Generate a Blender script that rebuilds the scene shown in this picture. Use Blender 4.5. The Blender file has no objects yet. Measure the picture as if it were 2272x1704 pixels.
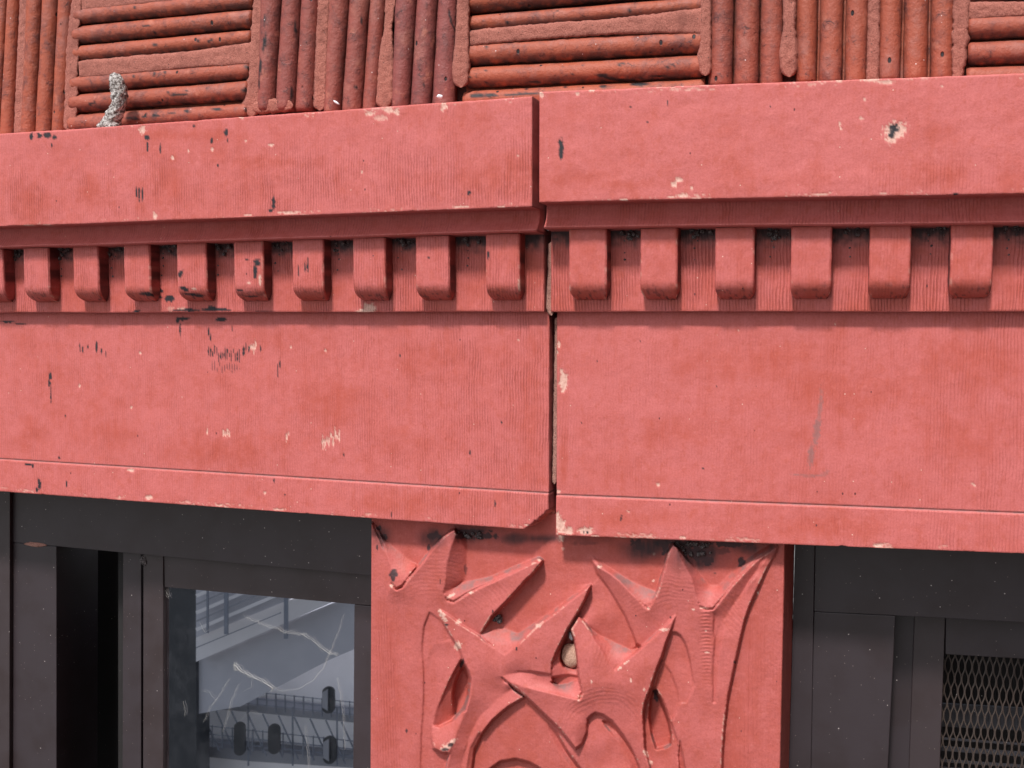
import bpy, bmesh, math, random
import numpy as np
from mathutils import Vector, Matrix
from mathutils.geometry import delaunay_2d_cdt

random.seed(7)
SC = bpy.context.scene
COL = SC.collection

# ------------------------------------------------------------------ camera
F = 2397.17                 # focal length in photo pixels (38 mm equivalent)
DIST = 1.30                 # metres from the lens to the frieze face
SX, SY = 1136.0, 852.0
_n = np.array([744.0, -155.0, F]); _n /= np.linalg.norm(_n)
_x = np.array([7756.0, 155.0, -F]); _x -= _n * _x.dot(_n); _x /= np.linalg.norm(_x)
_z = np.cross(_n, _x)
if _z[1] > 0: _z = -_z
RIGHT = np.array([_x[0], _n[0], _z[0]])
DOWN = np.array([_x[1], _n[1], _z[1]])
FWD = np.array([_x[2], _n[2], _z[2]])
EYE = np.array([0.0, -DIST, 0.0])
cam_d = bpy.data.cameras.new("camera")
cam = bpy.data.objects.new("camera", cam_d); COL.objects.link(cam)
R = Matrix(((RIGHT[0], -DOWN[0], -FWD[0]), (RIGHT[1], -DOWN[1], -FWD[1]), (RIGHT[2], -DOWN[2], -FWD[2])))
cam.matrix_world = Matrix.Translation(Vector(EYE)) @ R.to_4x4()
cam_d.sensor_width = 36.0
cam_d.lens = 36.0 * F / 2272.0
cam_d.clip_start = 0.01; cam_d.clip_end = 2000
SC.camera = cam

# ------------------------------------------------------------------ sky, sun, exposure
SUN_EL = 55.0
w = bpy.data.worlds.new("World"); SC.world = w; w.use_nodes = True
nt = w.node_tree; nt.nodes.clear()
sky = nt.nodes.new("ShaderNodeTexSky"); sky.sky_type = 'NISHITA'; sky.sun_disc = False
sky.sun_elevation = math.radians(SUN_EL); sky.sun_rotation = math.radians(186)
sky.air_density = 1.3; sky.dust_density = 1.5; sky.ozone_density = 1.0
hs = nt.nodes.new("ShaderNodeHueSaturation"); hs.inputs['Saturation'].default_value = 0.42
bg = nt.nodes.new("ShaderNodeBackground"); bg.inputs[1].default_value = 0.112
wo = nt.nodes.new("ShaderNodeOutputWorld")
nt.links.new(sky.outputs[0], hs.inputs['Color']); nt.links.new(hs.outputs[0], bg.inputs[0]); nt.links.new(bg.outputs[0], wo.inputs[0])
sd = bpy.data.lights.new("sun", 'SUN'); sd.energy = 2.3; sd.angle = math.radians(6.0); sd.color = (1.0, 0.965, 0.945)
sun = bpy.data.objects.new("sun", sd); COL.objects.link(sun)
e = math.radians(SUN_EL)
sun.rotation_euler = Vector((math.cos(e) * 0.10, math.cos(e), -math.sin(e))).to_track_quat('-Z', 'Y').to_euler()
SC.view_settings.view_transform = 'Standard'
SC.view_settings.look = 'None'
SC.view_settings.exposure = 0.88
SC.view_settings.gamma = 1.0
SC.view_settings.use_curve_mapping = False
SC.render.resolution_x = 1024; SC.render.resolution_y = 768

# ------------------------------------------------------------------ geometry of the wall
def B(px, py, d=0.0):
    """Point of the wall plane that stands d metres in front of the frieze face (x along the wall, -y outwards)."""
    px = np.asarray(px, float); py = np.asarray(py, float); d = np.asarray(d, float)
    a = (px - SX); b = (py - SY)
    rx = a * RIGHT[0] + b * DOWN[0] + F * FWD[0]
    ry = a * RIGHT[1] + b * DOWN[1] + F * FWD[1]
    rz = a * RIGHT[2] + b * DOWN[2] + F * FWD[2]
    t = (DIST - d) / ry
    return np.stack([EYE[0] + t * rx, -d + 0 * t, EYE[2] + t * rz], -1)

def PX(P):
    V = P - EYE
    a = V @ RIGHT; b = V @ DOWN; c = V @ FWD
    return SX + F * a / c, SY + F * b / c

# ------------------------------------------------------------------ numpy noise
_rng = np.random.RandomState(11)
_T = _rng.rand(256, 256)
def vn(x, y, s=0):
    x = np.asarray(x, float) + s * 17.31; y = np.asarray(y, float) + s * 9.73
    xi = np.floor(x).astype(int); yi = np.floor(y).astype(int)
    fx = x - xi; fy = y - yi
    fx = fx * fx * (3 - 2 * fx); fy = fy * fy * (3 - 2 * fy)
    g = lambda i, j: _T[(xi + i) & 255, (yi + j) & 255]
    return (g(0, 0) * (1 - fx) * (1 - fy) + g(1, 0) * fx * (1 - fy) + g(0, 1) * (1 - fx) * fy + g(1, 1) * fx * fy)
def fbm(x, y, s=0, o=4):
    v = 0; a = 0.5; t = 0
    for k in range(o):
        v = v + a * vn(np.asarray(x) * 2 ** k, np.asarray(y) * 2 ** k, s + k * 3); t += a; a *= 0.5
    return v / t
def sstep(a, b, x):
    t = np.clip((x - a) / (b - a), 0, 1); return t * t * (3 - 2 * t)

def soft(X, Y, blobs, seed=0):
    A = np.zeros_like(X)
    n1 = (fbm(X / 60, Y / 60, seed, 4) - 0.5) * 1.3; n2 = fbm(X / 9, Y / 60, seed + 2, 3)
    for x, y, rx, ry in blobs:
        r = np.sqrt(((X - x) / rx) ** 2 + ((Y - y) / ry) ** 2)
        A = np.maximum(A, sstep(1.35, 0.1, r + n1))
    return A * (0.45 + 0.55 * n2)
def paint(X, Y, blobs, rough=0.55, sc=5.0, seed=0):
    """0..1 coverage of ragged elliptical marks (x, y, rx, ry[, angle[, strength]]) given in photo pixels."""
    A = np.zeros_like(X)
    for i, bl in enumerate(blobs):
        x, y, rx, ry = bl[:4]; an = math.radians(bl[4]) if len(bl) > 4 else 0; st = bl[5] if len(bl) > 5 else 1
        m = (np.abs(X - x) < 2.2 * max(rx, ry) + 3) & (np.abs(Y - y) < 2.2 * max(rx, ry) + 3)
        if not m.any(): continue
        dx = X[m] - x; dy = Y[m] - y
        u = (dx * math.cos(an) + dy * math.sin(an)) / rx; v = (-dx * math.sin(an) + dy * math.cos(an)) / ry
        r = np.sqrt(u * u + v * v)
        n = fbm(X[m] / sc, Y[m] / sc, seed + i, 3) - 0.5
        c = sstep(1.12, 0.72, r + n * 2 * rough) * st
        A[m] = np.maximum(A[m], c)
    return A

# ------------------------------------------------------------------ object helpers
WO = {}
def tag(o, label=None, cat=None, group=None, kind=None):
    if label: o['label'] = label
    if cat: o['category'] = cat
    if group: o['group'] = group
    if kind: o['kind'] = kind
    return o
def empty(name, loc, label, cat, group=None):
    o = bpy.data.objects.new(name, None); COL.objects.link(o); o.location = loc; o.empty_display_size = 0.05
    WO[o.name] = np.array(loc, float)
    return tag(o, label, cat, group, 'thing')
def mk(name, V, faces, mat, parent=None, attrs=None, smooth=True, origin=None):
    V = np.asarray(V, float).reshape(-1, 3)
    if origin is None:
        lo, hi = V.min(0), V.max(0); origin = np.array([(lo[0] + hi[0]) / 2, hi[1], lo[2]])
    me = bpy.data.meshes.new(name)
    if isinstance(faces, np.ndarray):
        n, k = faces.shape
        me.vertices.add(len(V)); me.vertices.foreach_set("co", (V - origin).astype(np.float32).ravel())
        me.loops.add(n * k); me.loops.foreach_set("vertex_index", faces.astype(np.int32).ravel())
        me.polygons.add(n); me.polygons.foreach_set("loop_start", (np.arange(n) * k).astype(np.int32))
        me.update(calc_edges=True)
    else:
        me.from_pydata((V - origin).tolist(), [], faces)
    me.validate()
    if smooth: me.polygons.foreach_set("use_smooth", np.ones(len(me.polygons), bool))
    me.materials.append(mat)
    for k, a in (attrs or {}).items():
        at = me.attributes.new(k, 'FLOAT', 'POINT'); at.data.foreach_set("value", np.asarray(a, np.float32).ravel())
    me.update()
    o = bpy.data.objects.new(name, me); COL.objects.link(o)
    if parent is not None:
        o.parent = parent; o.location = origin - WO[parent.name]
    else: o.location = origin
    WO[o.name] = np.array(origin, float)
    return o
def gridf(nr, nc, flip=False):
    i = np.arange(nr - 1)[:, None]; j = np.arange(nc - 1)[None]
    a = i * nc + j; q = np.stack([a, a + nc, a + nc + 1, a + 1], -1).reshape(-1, 4)
    return q[:, ::-1].copy() if flip else q
def bev(o, wd=0.0008, seg=2):
    m = o.modifiers.new("bevel", 'BEVEL'); m.width = wd; m.segments = seg; m.limit_method = 'ANGLE'; m.angle_limit = math.radians(40)
    return o
def slab(name, poly, d, thick, mat, parent=None, bevel=0.0008, **k):
    """Prism whose front face is the polygon (photo pixels on the plane d), thick metres deep."""
    P = B([p[0] for p in poly], [p[1] for p in poly], d)
    n = len(P); Q = P.copy(); Q[:, 1] += thick
    V = np.vstack([P, Q])
    f = [list(range(n)), list(range(2 * n - 1, n - 1, -1))] + [[i, n + i, n + (i + 1) % n, (i + 1) % n] for i in range(n)]
    o = mk(name, V, f, mat, parent, smooth=False, **k)
    fixn(o)
    if bevel: bev(o, bevel)
    return o
def fixn(o):
    bm = bmesh.new(); bm.from_mesh(o.data); bmesh.ops.recalc_face_normals(bm, faces=bm.faces); bm.to_mesh(o.data); bm.free()
def blob(name, c, r, mat, parent=None, seed=0, sub=2, squash=(1, 1, 1), amp=0.35, **k):
    bm = bmesh.new(); bmesh.ops.create_icosphere(bm, subdivisions=sub, radius=1.0)
    rr = random.Random(seed)
    V = np.array([v.co[:] for v in bm.verts]); Fc = [[v.index for v in f.verts] for f in bm.faces]; bm.free()
    n = 1 + amp * 2 * (fbm(V[:, 0] * 2 + V[:, 2] * 3 + 9, V[:, 1] * 2 + V[:, 2] + 5, seed, 3) - 0.5)
    V = V * n[:, None] * r * np.array(squash) + np.array(c)
    return mk(name, V, Fc, mat, parent, **k)

# ------------------------------------------------------------------ materials
def newmat(name):
    m = bpy.data.materials.new(name); m.use_nodes = True; t = m.node_tree; t.nodes.clear()
    out = t.nodes.new("ShaderNodeOutputMaterial"); b = t.nodes.new("ShaderNodeBsdfPrincipled")
    t.links.new(b.outputs[0], out.inputs[0]); return m, t, b
class N:
    def __init__(s, t): s.t = t
    def l(s, a, b): s.t.links.new(a, b)
    def put(s, sock, v):
        if isinstance(v, (int, float)): sock.default_value = v
        elif isinstance(v, tuple): sock.default_value = (*v, 1) if len(v) == 3 and sock.type == 'RGBA' else v
        else: s.l(v, sock)
    def math(s, op, a, b=0.0, c=None, clamp=False):
        n = s.t.nodes.new("ShaderNodeMath"); n.operation = op; n.use_clamp = clamp
        s.put(n.inputs[0], a); s.put(n.inputs[1], b)
        if c is not None: s.put(n.inputs[2], c)
        return n.outputs[0]
    def mix(s, f, a, b, mode='MIX'):
        n = s.t.nodes.new("ShaderNodeMix"); n.data_type = 'RGBA'; n.blend_type = mode
        s.put(n.inputs[0], f); s.put(n.inputs[6], a); s.put(n.inputs[7], b); return n.outputs[2]
    def attr(s, name):
        n = s.t.nodes.new("ShaderNodeAttribute"); n.attribute_name = name; return n.outputs['Fac']
    def pos(s): return s.t.nodes.new("ShaderNodeNewGeometry").outputs['Position']
    def mapv(s, v, scale):
        n = s.t.nodes.new("ShaderNodeVectorMath"); n.operation = 'MULTIPLY'; s.l(v, n.inputs[0]); n.inputs[1].default_value = scale; return n.outputs[0]
    def noise(s, v, scale, detail=3, rough=0.55):
        n = s.t.nodes.new("ShaderNodeTexNoise"); s.l(v, n.inputs['Vector']); n.inputs['Scale'].default_value = scale
        n.inputs['Detail'].default_value = detail; n.inputs['Roughness'].default_value = rough; return n.outputs['Fac']
    def vor(s, v, scale, feat='F1'):
        n = s.t.nodes.new("ShaderNodeTexVoronoi"); s.l(v, n.inputs['Vector']); n.inputs['Scale'].default_value = scale; n.feature = feat
        return n
    def ramp(s, f, a, b, lo=0.0, hi=1.0):
        n = s.t.nodes.new("ShaderNodeMapRange"); n.interpolation_type = 'SMOOTHSTEP'; s.put(n.inputs[0], f)
        n.inputs[1].default_value = a; n.inputs[2].default_value = b; n.inputs[3].default_value = lo; n.inputs[4].default_value = hi
        return n.outputs[0]
    def bump(s, h, dist, strength=1.0, nrm=None):
        n = s.t.nodes.new("ShaderNodeBump"); n.inputs['Distance'].default_value = dist; s.put(n.inputs['Strength'], strength); s.l(h, n.inputs['Height'])
        if nrm is not None: s.l(nrm, n.inputs['Normal'])
        return n.outputs[0]
    def sep(s, v):
        n = s.t.nodes.new("ShaderNodeSeparateXYZ"); s.l(v, n.inputs[0]); return n.outputs

def specks(n, p, scale, rad, keep):
    v = n.vor(p, scale)
    c = n.sep(v.outputs['Color'])
    near = n.ramp(v.outputs['Distance'], rad, rad * 0.6)
    return n.math('MULTIPLY', near, n.math('GREATER_THAN', c[0], 1 - keep))

def terracotta(name, pink, warm, combmul=1.0):
    m, t, b = newmat(name); n = N(t); p = n.pos()
    big = n.noise(p, 7.0, 5, 0.6)
    stre = n.noise(n.mapv(p, (60, 20, 7)), 1.0, 4, 0.6)
    mot = n.noise(p, 38.0, 8, 0.72)
    fine = n.noise(p, 420.0, 3, 0.6)
    f = n.math('ADD', n.math('MULTIPLY', big, 0.45), n.math('ADD', n.math('MULTIPLY', stre, 0.25), n.math('MULTIPLY', mot, 0.62)))
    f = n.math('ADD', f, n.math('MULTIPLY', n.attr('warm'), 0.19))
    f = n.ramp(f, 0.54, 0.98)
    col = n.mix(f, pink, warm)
    # fine mottling
    col = n.mix(n.ramp(n.noise(n.mapv(p, (1, 1, 0.7)), 105.0, 5, 0.7), 0.50, 0.68, 0.0, 0.42), col, (warm[0] * 0.98, warm[1] * 1.0, warm[2] * 0.9))
    col = n.mix(n.ramp(fine, 0.35, 0.75, 0.0, 0.30), col, (warm[0] * 0.72, warm[1] * 0.66, warm[2] * 0.7))
    col = n.mix(n.ramp(n.noise(p, 160.0, 3), 0.55, 0.8, 0, 0.25), col, (min(1, pink[0] * 1.25), pink[1] * 1.55, pink[2] * 1.55))
    # comb marks left by the tooling
    xs = n.sep(p)
    wob = n.math('MULTIPLY', n.noise(n.mapv(p, (30, 30, 14)), 1.0, 3), 0.009)
    ph = n.math('MULTIPLY', n.math('ADD', xs[0], wob), 2 * math.pi / 0.0036)
    sn = n.math('SINE', ph)
    sn = n.math('ADD', sn, n.math('MULTIPLY', n.math('SUBTRACT', n.noise(n.mapv(p, (420, 60, 40)), 1.0, 3), 0.5), 4.0))
    mask = n.math('MULTIPLY', n.attr('comb'), n.ramp(n.noise(n.mapv(p, (34, 34, 17)), 1.0, 5), 0.36, 0.68, 0.22, 1.0))
    mask = n.math('MULTIPLY', mask, combmul * 0.8)
    groove = n.math('MULTIPLY', n.ramp(sn, 0.2, -1.1), mask)
    col = n.mix(n.math('MULTIPLY', groove, 0.50), col, (warm[0] * 0.55, warm[1] * 0.42, warm[2] * 0.42))
    # dust, pale breaks, tar, and shade painted into gaps and side faces
    dust_shade = n.math('MULTIPLY', n.attr('dust_shade'), n.ramp(n.noise(p, 120.0, 4), 0.2, 0.6, 0.25, 1.0))
    col = n.mix(dust_shade, col, (0.19, 0.125, 0.12))
    pale = n.math('MAXIMUM', n.attr('chip'), specks(n, p, 95.0, 0.085, 0.16))
    palec = n.mix(n.noise(p, 300.0, 3), (0.42, 0.17, 0.13), (0.85, 0.56, 0.46))
    col = n.mix(pale, col, palec)
    col = n.mix(specks(n, n.mapv(p, (1, 1, 0.6)), 70.0, 0.085, 0.16), col, (0.13, 0.03, 0.03))
    st = n.math('MAXIMUM', n.attr('stain_shade'), specks(n, p, 33.0, 0.04, 0.16))
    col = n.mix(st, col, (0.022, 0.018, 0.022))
    n.l(col, b.inputs['Base Color'])
    b.inputs['Roughness'].default_value = 0.62
    b.inputs['Specular IOR Level'].default_value = 0.35
    h = n.math('MULTIPLY', groove, -1.0)
    n1 = n.bump(h, 0.0007, 0.9)
    n2 = n.bump(fine, 0.0004, 0.45, n1)
    n3 = n.bump(n.math('ADD', n.noise(p, 900.0, 2), n.math('MULTIPLY', n.attr('chip'), n.noise(p, 350.0, 3))), 0.0005, 0.35, n2)
    n4 = n.bump(n.noise(n.mapv(p, (1, 1, 1.6)), 70.0, 4), 0.0012, 0.35, n3)
    n.l(n4, b.inputs['Normal'])
    return m

M_TERRA = terracotta("painted_terracotta", (0.545, 0.139, 0.129), (0.45, 0.084, 0.058))
M_CARVE = terracotta("carved_terracotta", (0.49, 0.120, 0.108), (0.41, 0.080, 0.058), 0.6)

def tilemat():
    m, t, b = newmat("fired_clay_tile"); n = N(t); p = n.pos()
    a = n.noise(p, 30.0, 6, 0.7); c = n.noise(p, 110.0, 5, 0.7)
    col = n.mix(n.attr('hue'), (0.36, 0.082, 0.040), (0.24, 0.066, 0.060))
    f = n.ramp(n.math('ADD', n.math('MULTIPLY', a, 0.6), n.math('MULTIPLY', c, 0.4)), 0.46, 0.66)
    col = n.mix(n.math('MULTIPLY', f, 0.8), col, (0.115, 0.040, 0.038))
    col = n.mix(n.ramp(n.noise(p, 52.0, 4), 0.58, 0.74, 0, 0.55), col, (0.50, 0.18, 0.12))
    col = n.mix(n.ramp(n.noise(n.mapv(p, (1, 1, 0.8)), 26.0, 6, 0.7), 0.52, 0.66, 0, 0.6), col, (0.33, 0.115, 0.088))
    # hair cracks
    v = n.vor(n.mapv(p, (1, 1, 1.3)), 95.0, 'DISTANCE_TO_EDGE')
    ck = n.math('MULTIPLY', n.ramp(v.outputs['Distance'], 0.06, 0.01), n.ramp(n.noise(p, 60.0, 3), 0.56, 0.70))
    col = n.mix(n.math('MULTIPLY', ck, 0.8), col, (0.05, 0.02, 0.02))
    col = n.mix(n.math('MULTIPLY', n.attr('flank_dark'), n.ramp(n.noise(p, 70.0, 4), 0.25, 0.6)), col, (0.045, 0.026, 0.026))  # flank shade mixed into the clay colour
    pit = specks(n, n.mapv(p, (1, 1, 0.6)), 75.0, 0.17, 0.24)
    wht = specks(n, p, 120.0, 0.1, 0.08)
    col = n.mix(n.math('MAXIMUM', n.attr('stain_shade'), pit), col, (0.018, 0.014, 0.016))
    col = n.mix(wht, col, (0.62, 0.5, 0.48))
    n.l(col, b.inputs['Base Color']); b.inputs['Roughness'].default_value = 0.55; b.inputs['Specular IOR Level'].default_value = 0.35
    h = n.math('SUBTRACT', n.math('MULTIPLY', c, 1.0), n.math('MULTIPLY', pit, 1.2))
    n1 = n.bump(h, 0.0024, 0.7); n2 = n.bump(n.noise(p, 380.0, 4), 0.0006, 0.6, n1)
    n.l(n2, b.inputs['Normal']); return m
M_TILE = tilemat()

def mortarmat(name, c1, c2, bumpd=0.0016, grain=700.0):
    m, t, b = newmat(name); n = N(t); p = n.pos()
    col = n.mix(n.ramp(n.noise(p, grain, 3, 0.7), 0.38, 0.62), c1, c2)
    col = n.mix(n.ramp(n.noise(p, 45.0, 4), 0.45, 0.75, 0, 0.55), col, (c1[0] * 0.55, c1[1] * 0.5, c1[2] * 0.5))
    col = n.mix(specks(n, p, 240.0, 0.2, 0.22), col, (0.09, 0.05, 0.045))
    n.l(col, b.inputs['Base Color']); b.inputs['Roughness'].default_value = 0.95
    n1 = n.bump(n.noise(p, 520.0, 4, 0.75), bumpd, 0.9); n.l(n.bump(n.noise(p, 90.0, 4), 0.003, 0.5, n1), b.inputs['Normal'])
    return m
M_MORTAR = mortarmat("pink_mortar", (0.30, 0.098, 0.072), (0.43, 0.155, 0.115))
M_JOINT = mortarmat("joint_mortar", (0.27, 0.125, 0.098), (0.40, 0.205, 0.16))
M_PLUG = mortarmat("plug_mortar", (0.42, 0.24, 0.17), (0.60, 0.38, 0.28))
M_BED = mortarmat("dark_bed", (0.07, 0.035, 0.032), (0.13, 0.06, 0.05))
M_GRIME = mortarmat("grime", (0.030, 0.024, 0.024), (0.24, 0.20, 0.20), 0.003)
M_LUMP = mortarmat("grey_grit", (0.13, 0.10, 0.088), (0.80, 0.74, 0.70), 0.004, 300.0)

def metalmat(name, c, rough=0.46, sp=0.26):
    m, t, b = newmat(name); n = N(t); p = n.pos()
    col = n.mix(n.ramp(n.noise(p, 18.0, 5), 0.4, 0.7), c, (c[0] * 0.8, c[1] * 0.72, c[2] * 0.68))
    col = n.mix(specks(n, p, 85.0, 0.075, sp), col, (0.5, 0.45, 0.42))
    col = n.mix(specks(n, n.mapv(p, (1, 1, 1)), 190.0, 0.12, sp * 0.9), col, (0.22, 0.18, 0.16))
    n.l(col, b.inputs['Base Color']); b.inputs['Roughness'].default_value = rough
    n.l(n.bump(n.noise(p, 300.0, 3), 0.0002, 0.3), b.inputs['Normal'])
    return m
M_FRAME = metalmat("bronze_frame", (0.034, 0.0245, 0.028))
M_FRAME2 = metalmat("brown_frame", (0.040, 0.028, 0.030))
M_DARKM = metalmat("dark_recess", (0.012, 0.010, 0.010), 0.8, 0.05)
M_MESH = metalmat("screen_metal", (0.052, 0.036, 0.029), 0.55, 0.05)
M_BLIND = metalmat("blind_slat", (0.04, 0.038, 0.045), 0.6, 0.0)
def flatmat(name, c, rough=0.7):
    m, t, b = newmat(name); n = N(t); p = n.pos()
    n.l(n.mix(n.noise(p, 0.7, 4), tuple(x * 0.88 for x in c), c), b.inputs['Base Color']); b.inputs['Roughness'].default_value = rough; return m
M_WHITE = flatmat("white_render", (0.90, 0.90, 0.93)); M_GREYW = flatmat("grey_soffit", (0.36, 0.37, 0.41))
M_RAIL = flatmat("dark_steel", (0.15, 0.17, 0.21)); M_BLACKW = flatmat("dark_glass_wall", (0.02, 0.025, 0.03), 0.3)
M_BAND = flatmat("grey_slab", (0.22, 0.23, 0.26)); M_ROOF = flatmat("pale_roof", (0.55, 0.55, 0.57)); M_GROUND = flatmat("paving", (0.13, 0.125, 0.12))
M_WEB = flatmat("cobweb", (0.58, 0.57, 0.53)); M_FLAKE = flatmat("white_flake", (0.85, 0.85, 0.88))
def glassmat():
    m = bpy.data.materials.new("reflective_glass"); m.use_nodes = True; t = m.node_tree; t.nodes.clear(); n = N(t)
    out = t.nodes.new("ShaderNodeOutputMaterial"); g = t.nodes.new("ShaderNodeBsdfGlossy"); g.inputs['Roughness'].default_value = 0.012
    g.inputs['Color'].default_value = (0.95, 0.95, 1.0, 1)
    d = t.nodes.new("ShaderNodeBsdfDiffuse"); p = n.pos()
    n.put(d.inputs['Color'], n.mix(n.ramp(n.noise(p, 25.0, 5, 0.7), 0.4, 0.75), (0.05, 0.055, 0.07), (0.32, 0.33, 0.38)))
    tr = t.nodes.new("ShaderNodeBsdfTransparent"); tr.inputs['Color'].default_value = (0.5, 0.55, 0.6, 1)
    m1 = t.nodes.new("ShaderNodeMixShader"); m1.inputs[0].default_value = 0.55; n.l(tr.outputs[0], m1.inputs[1]); n.l(d.outputs[0], m1.inputs[2])
    m2 = t.nodes.new("ShaderNodeMixShader"); m2.inputs[0].default_value = 0.92; n.l(m1.outputs[0], m2.inputs[1]); n.l(g.outputs[0], m2.inputs[2])
    n.l(m2.outputs[0], out.inputs[0]); return m
M_GLASS = glassmat()

# ------------------------------------------------------------------ ground far below
gv = np.array([[-900, -900, -42], [900, -900, -42], [900, 900, -42], [-900, 900, -42]], float)
tag(mk("ground", gv, [[0, 1, 2, 3]], M_GROUND, smooth=False), "grey paving far below", None, None, 'structure')

M_BLOCKER = flatmat("blocker_brown_brick", (0.12, 0.07, 0.055), 0.9)
# unseen block added on the right to keep that half of the sky off the wall
nb = empty("added_sky_blocker", (9.0, -1.5, -42.0), "unseen brown brick block with dark windows, added on the right to block sky light", "building")
def wbox(name, a, b, mat, parent):
    (x0, y0, z0), (x1, y1, z1) = a, b
    V = [(x0, y0, z0), (x1, y0, z0), (x1, y1, z0), (x0, y1, z0), (x0, y0, z1), (x1, y0, z1), (x1, y1, z1), (x0, y1, z1)]
    return mk(name, V, [[0, 3, 2, 1], [4, 5, 6, 7], [0, 1, 5, 4], [1, 2, 6, 5], [2, 3, 7, 6], [3, 0, 4, 7]], mat, parent, smooth=False)
wbox("blocker_walls", (6.0, -26.0, -42.0), (20.0, -0.8, 24.0), M_BLOCKER, nb)
wbox("blocker_parapet", (5.7, -26.3, 24.0), (20.3, -0.5, 24.8), M_BAND, nb)
for fz in range(-40, 23, 4):
    for fy in range(-24, -2, 4):
        wbox("window", (5.93, fy, fz), (6.05, fy + 1.6, fz + 2.2), M_BLACKW, nb)  # dark windows of the added unseen block

# ------------------------------------------------------------------ profiles swept along the wall
X_IN0, X_IN1 = float(B(-30, 697, 0.03)[0]), float(B(2310, 697, 0.03)[0])
def Xspan(a, b, step=0.0013):
    pts = []
    def seg(u, v, s):
        if v > u: pts.extend(np.linspace(u, v, max(2, int((v - u) / s) + 1)).tolist())
    seg(a, min(b, X_IN0), 0.02); seg(max(a, X_IN0), min(b, X_IN1), step); seg(max(a, X_IN1), b, 0.02)
    return np.unique(np.round(pts, 6))
def line(p0, p1, d):
    P = B([p0[0], p1[0]], [p0[1], p1[1]], d); s = (P[1, 2] - P[0, 2]) / (P[1, 0] - P[0, 0])
    return lambda X: P[0, 2] + s * (X - P[0, 0])
def sweep(keys, Xs):
    """keys: (z function, d, rows to the next key). Returns vertex grid, row tags."""
    R_, tg = [], []
    for i in range(len(keys)):
        zf, d, n = keys[i]
        if i == len(keys) - 1: R_.append((zf(Xs), np.full_like(Xs, d))); tg.append(i); break
        z2, d2, _ = keys[i + 1]
        for k in range(n):
            t = k / n; R_.append((zf(Xs) * (1 - t) + z2(Xs) * t, np.full_like(Xs, d * (1 - t) + d2 * t))); tg.append(i + t)
    Z = np.array([r[0] for r in R_]); D = np.array([r[1] for r in R_])
    return np.tile(Xs, (len(Z), 1)), D, Z, np.array(tg)
def endcaps(V, nr, nc, back=0.05):
    """Close both ends of a swept profile with a rounded return running into the wall."""
    G = V.reshape(nr, nc, 3)
    L = G[:, :1].copy(); L[..., 1] += back; Rr = G[:, -1:].copy(); Rr[..., 1] += back
    Li = G[:, :1].copy(); Li[..., 0] -= 0.0008; Li[..., 1] += 0.0012; L[..., 0] -= 0.0008
    Ri = G[:, -1:].copy(); Ri[..., 0] += 0.0008; Ri[..., 1] += 0.0012; Rr[..., 0] += 0.0008
    return np.concatenate([L, Li, G, Ri, Rr], 1)
def padshade(A):  # end faces of the blocks painted darker as shade, varied by noise
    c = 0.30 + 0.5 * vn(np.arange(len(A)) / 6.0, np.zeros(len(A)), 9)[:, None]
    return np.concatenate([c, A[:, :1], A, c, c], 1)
def padcols(A): return np.concatenate([A[:, :1], A[:, :1], A, A[:, -1:], A[:, -1:]], 1)
off = lambda f, dz: (lambda X: f(X) + dz)
def rough_edge(X, seed, amp):
    n = fbm(X / 0.006, X * 0 + 3, seed, 4) - 0.5
    big = np.clip(fbm(X / 0.025, X * 0 + 7, seed + 5, 3) - 0.62, 0, 1) * 6
    return amp * (n * 1.0 + big * np.abs(n) * 3)

# cornice ------------------------------------------------------------------
DL, DC, DF, DB = 0.067, 0.047, 0.035, 0.013
cor = empty("cornice", tuple(B(1200, 580, 0.0)), "projecting red terracotta cornice with a row of rounded dentils under its ledge", "cornice")

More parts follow.
